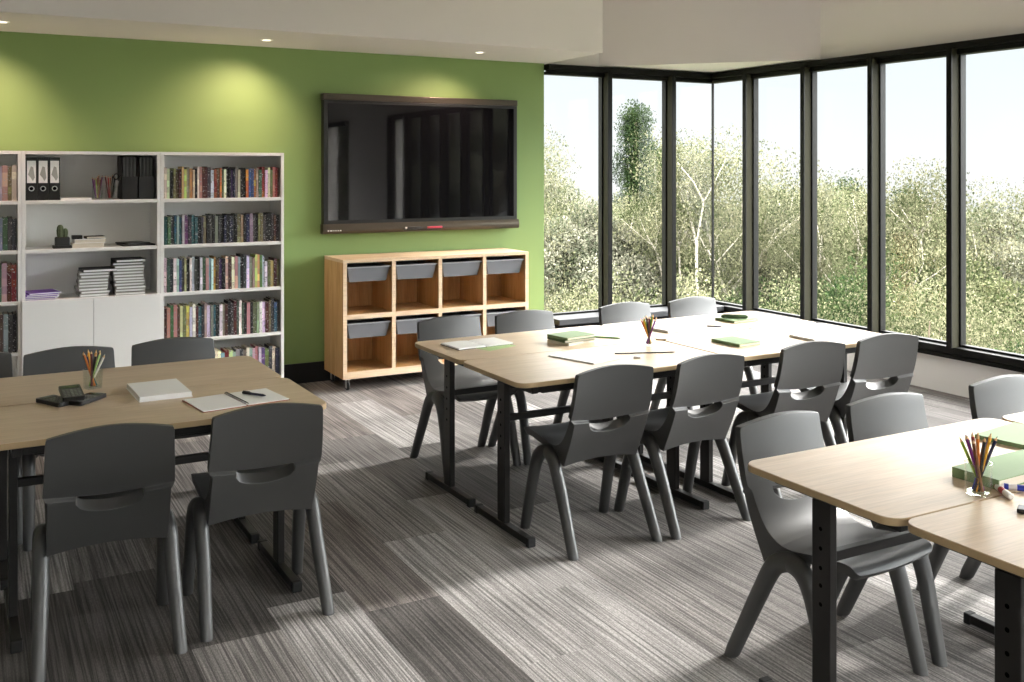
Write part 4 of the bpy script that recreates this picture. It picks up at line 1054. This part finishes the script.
def where(az):
    cuts = ((34.5, 'pane beside green wall'), (38.0, 'second pane from green wall'), (40.6, 'pane left of corner'), (42.6, 'pane right of corner'), (46.0, 'second pane past corner'),
            (49.4, 'third pane past corner'), (53.2, 'fourth pane past corner'), (99, 'rightmost pane'))
    for c, n in cuts:
        if az < c: return n
plan = []
def az_of(px): return 28.716+math.degrees(math.atan((px-512)/985.16))
def ztop_of(py, px, d):                # height of a crown that should reach this far above or below eye level
    c = math.cos(math.atan((px-512)/985.16)); return 1.667-(py-169.17)/985.16*d*c
rnd = random.Random(21)
special = [('poplar', 636, 112, 30), ('poplar', 655, 155, 31), ('broad_silver', 560, 178, 24), ('broad', 590, 195, 27), ('broad_silver', 575, 215, 19), ('broad', 615, 205, 20), ('birch', 672, 195, 19), ('broad_silver', 690, 200, 26), ('birch', 702, 200, 17.5),
           ('broad_silver', 735, 210, 26), ('shrub_dark', 735, 268, 15), ('broad_silver', 775, 190, 30), ('broad', 800, 205, 34), ('shrub_dark', 772, 262, 17), ('broad_silver', 825, 192, 27), ('broad', 846, 215, 19), ('shrub_dark', 846, 240, 15), ('broad_dark', 868, 180, 30),
           ('broad_dark', 902, 190, 29), ('broad', 890, 225, 21), ('birch', 925, 228, 18), ('broad_silver', 938, 232, 25), ('broad', 975, 205, 23), ('broad_dark', 990, 215, 27), ('broad_silver', 1012, 218, 20), ('broad', 1050, 205, 24), ('broad_silver', 1085, 210, 22), ('birch', 520, 190, 20), ('broad', 480, 190, 26)]
for k, px, py, d in special: plan.append((k, az_of(px), d, ztop_of(py, px, d)))
for px in range(470, 1120, 40):       # hedge of bushes nearer the building
    d = rnd.uniform(12.5, 15.5); plan.append((('shrub', 'shrub', 'shrub_dark', 'shrub')[rnd.randrange(4)] if rnd.random() < .85 else 'shrub_dark', az_of(px+rnd.uniform(-9, 9)), d, ztop_of(rnd.uniform(278, 318), px, d)))
for px in range(470, 1120, 42):       # second belt
    d = rnd.uniform(17, 21); plan.append((rnd.choice(['broad', 'broad_silver', 'broad_silver', 'birch']), az_of(px+rnd.uniform(-14, 14)), d, ztop_of(rnd.uniform(222, 262), px, d)))
for px in range(470, 1120, 60):       # far belt
    d = rnd.uniform(33, 42); plan.append((rnd.choice(['broad', 'broad_silver', 'broad_silver']), az_of(px+rnd.uniform(-20, 20)), d, ztop_of(rnd.uniform(200, 222), px, d)))
# a few beyond the rest of the glass wall, seen only in reflections
for az in (66, 76, 88, 100, 114, 128):
    plan.append((rnd.choice(['broad', 'broad_silver']), az, rnd.uniform(18, 24), .8))
for az in (137.5, 140.5, 143.5, 147, 150, 153, 155.5, 158, 160.5, 163, 166, 169):
    plan.append((rnd.choice(['broad', 'broad_silver']), az, rnd.uniform(22, 30), 6.5))
count = {}
plan.sort(key=lambda p: p[2])
for k, az, d, zt in plan:
    key = (k, where(az)); count[key] = count.get(key, 0)+1
    n = count[key]; pos = 'nearest' if n == 1 else ORD[n-1]+' nearest'
    if az > 60: lab = f'{KINDS[k][0]} standing {int(az)} degrees round beyond the right windows, out of view'
    else: lab = f'{KINDS[k][0]} outside the {where(az)}, {pos}'
    place_tree(k, az, d, zt, lab, wide=1.0)

# ------------------------------------------------------------------ daylight
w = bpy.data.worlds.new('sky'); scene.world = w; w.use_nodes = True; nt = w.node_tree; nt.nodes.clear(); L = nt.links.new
out = nt.nodes.new('ShaderNodeOutputWorld'); bg = nt.nodes.new('ShaderNodeBackground')
tc = nt.nodes.new('ShaderNodeTexCoord'); sp = nt.nodes.new('ShaderNodeSeparateXYZ'); L(tc.outputs['Generated'], sp.inputs[0])
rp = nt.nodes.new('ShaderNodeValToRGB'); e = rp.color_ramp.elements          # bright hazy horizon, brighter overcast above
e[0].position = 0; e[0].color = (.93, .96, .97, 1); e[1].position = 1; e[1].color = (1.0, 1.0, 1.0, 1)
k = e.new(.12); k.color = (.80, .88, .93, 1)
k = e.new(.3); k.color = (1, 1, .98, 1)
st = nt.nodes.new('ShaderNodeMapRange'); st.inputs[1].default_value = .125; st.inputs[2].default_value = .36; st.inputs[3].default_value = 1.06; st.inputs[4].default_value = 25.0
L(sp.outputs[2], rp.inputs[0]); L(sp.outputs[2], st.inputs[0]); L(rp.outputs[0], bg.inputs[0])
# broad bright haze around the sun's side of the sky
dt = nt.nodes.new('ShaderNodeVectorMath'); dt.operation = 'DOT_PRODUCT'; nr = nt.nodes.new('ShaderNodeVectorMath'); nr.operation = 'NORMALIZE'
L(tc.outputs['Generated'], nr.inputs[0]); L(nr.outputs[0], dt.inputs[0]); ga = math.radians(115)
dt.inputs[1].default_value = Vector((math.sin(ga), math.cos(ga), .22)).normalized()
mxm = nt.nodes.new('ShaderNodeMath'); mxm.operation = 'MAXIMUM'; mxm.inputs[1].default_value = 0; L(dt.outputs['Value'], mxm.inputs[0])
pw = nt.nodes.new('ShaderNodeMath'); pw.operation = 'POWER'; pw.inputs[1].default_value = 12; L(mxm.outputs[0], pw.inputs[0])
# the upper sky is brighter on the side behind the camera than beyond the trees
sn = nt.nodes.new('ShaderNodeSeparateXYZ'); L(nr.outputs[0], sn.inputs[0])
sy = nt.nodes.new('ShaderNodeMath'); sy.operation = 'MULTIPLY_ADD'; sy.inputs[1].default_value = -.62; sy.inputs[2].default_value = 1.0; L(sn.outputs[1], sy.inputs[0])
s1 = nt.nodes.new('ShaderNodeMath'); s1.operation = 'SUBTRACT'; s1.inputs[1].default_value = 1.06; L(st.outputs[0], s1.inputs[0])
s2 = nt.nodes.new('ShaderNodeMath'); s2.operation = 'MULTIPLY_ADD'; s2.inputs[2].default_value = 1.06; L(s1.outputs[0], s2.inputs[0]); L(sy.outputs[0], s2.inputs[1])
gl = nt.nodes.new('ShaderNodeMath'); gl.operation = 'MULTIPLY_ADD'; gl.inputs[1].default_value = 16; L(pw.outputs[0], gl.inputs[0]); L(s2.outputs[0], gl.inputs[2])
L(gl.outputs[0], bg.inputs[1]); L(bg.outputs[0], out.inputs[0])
sd = bpy.data.lights.new('sun', 'SUN'); sd.energy = 8.5; sd.angle = math.radians(3.5); sd.color = (1, .975, .94)
so = bpy.data.objects.new('sun', sd); col.objects.link(so); so.location = (30, 3, 16)
SUN_AZ, SUN_EL = math.radians(1.0), math.radians(24.5)       # measured from +X
dirv = Vector((math.cos(SUN_EL)*math.cos(SUN_AZ), math.cos(SUN_EL)*math.sin(SUN_AZ), math.sin(SUN_EL)))
so.rotation_euler = dirv.to_track_quat('Z', 'Y').to_euler()

# ------------------------------------------------------------------ camera and view
cd = bpy.data.cameras.new('camera'); cam = bpy.data.objects.new('camera', cd); col.objects.link(cam)
cd.sensor_width = 36; cd.sensor_fit = 'HORIZONTAL'; cd.lens = 985.16/1024*36; cd.shift_y = -(341-169.17)/1024
cam.location = (0, 0, 1.667); cam.rotation_euler = (PI/2, 0, -math.radians(28.716)); cd.clip_start = .05; cd.clip_end = 400
scene.camera = cam
scene.view_settings.view_transform = 'Standard'; scene.view_settings.look = 'None'; scene.view_settings.gamma = 1; scene.view_settings.use_curve_mapping = False
scene.view_settings.exposure = 0.16
scene.cycles.use_denoising = True; scene.cycles.max_bounces = 10; scene.cycles.diffuse_bounces = 6; scene.cycles.glossy_bounces = 5; scene.cycles.transparent_max_bounces = 16
scene.cycles.sample_clamp_indirect = 6
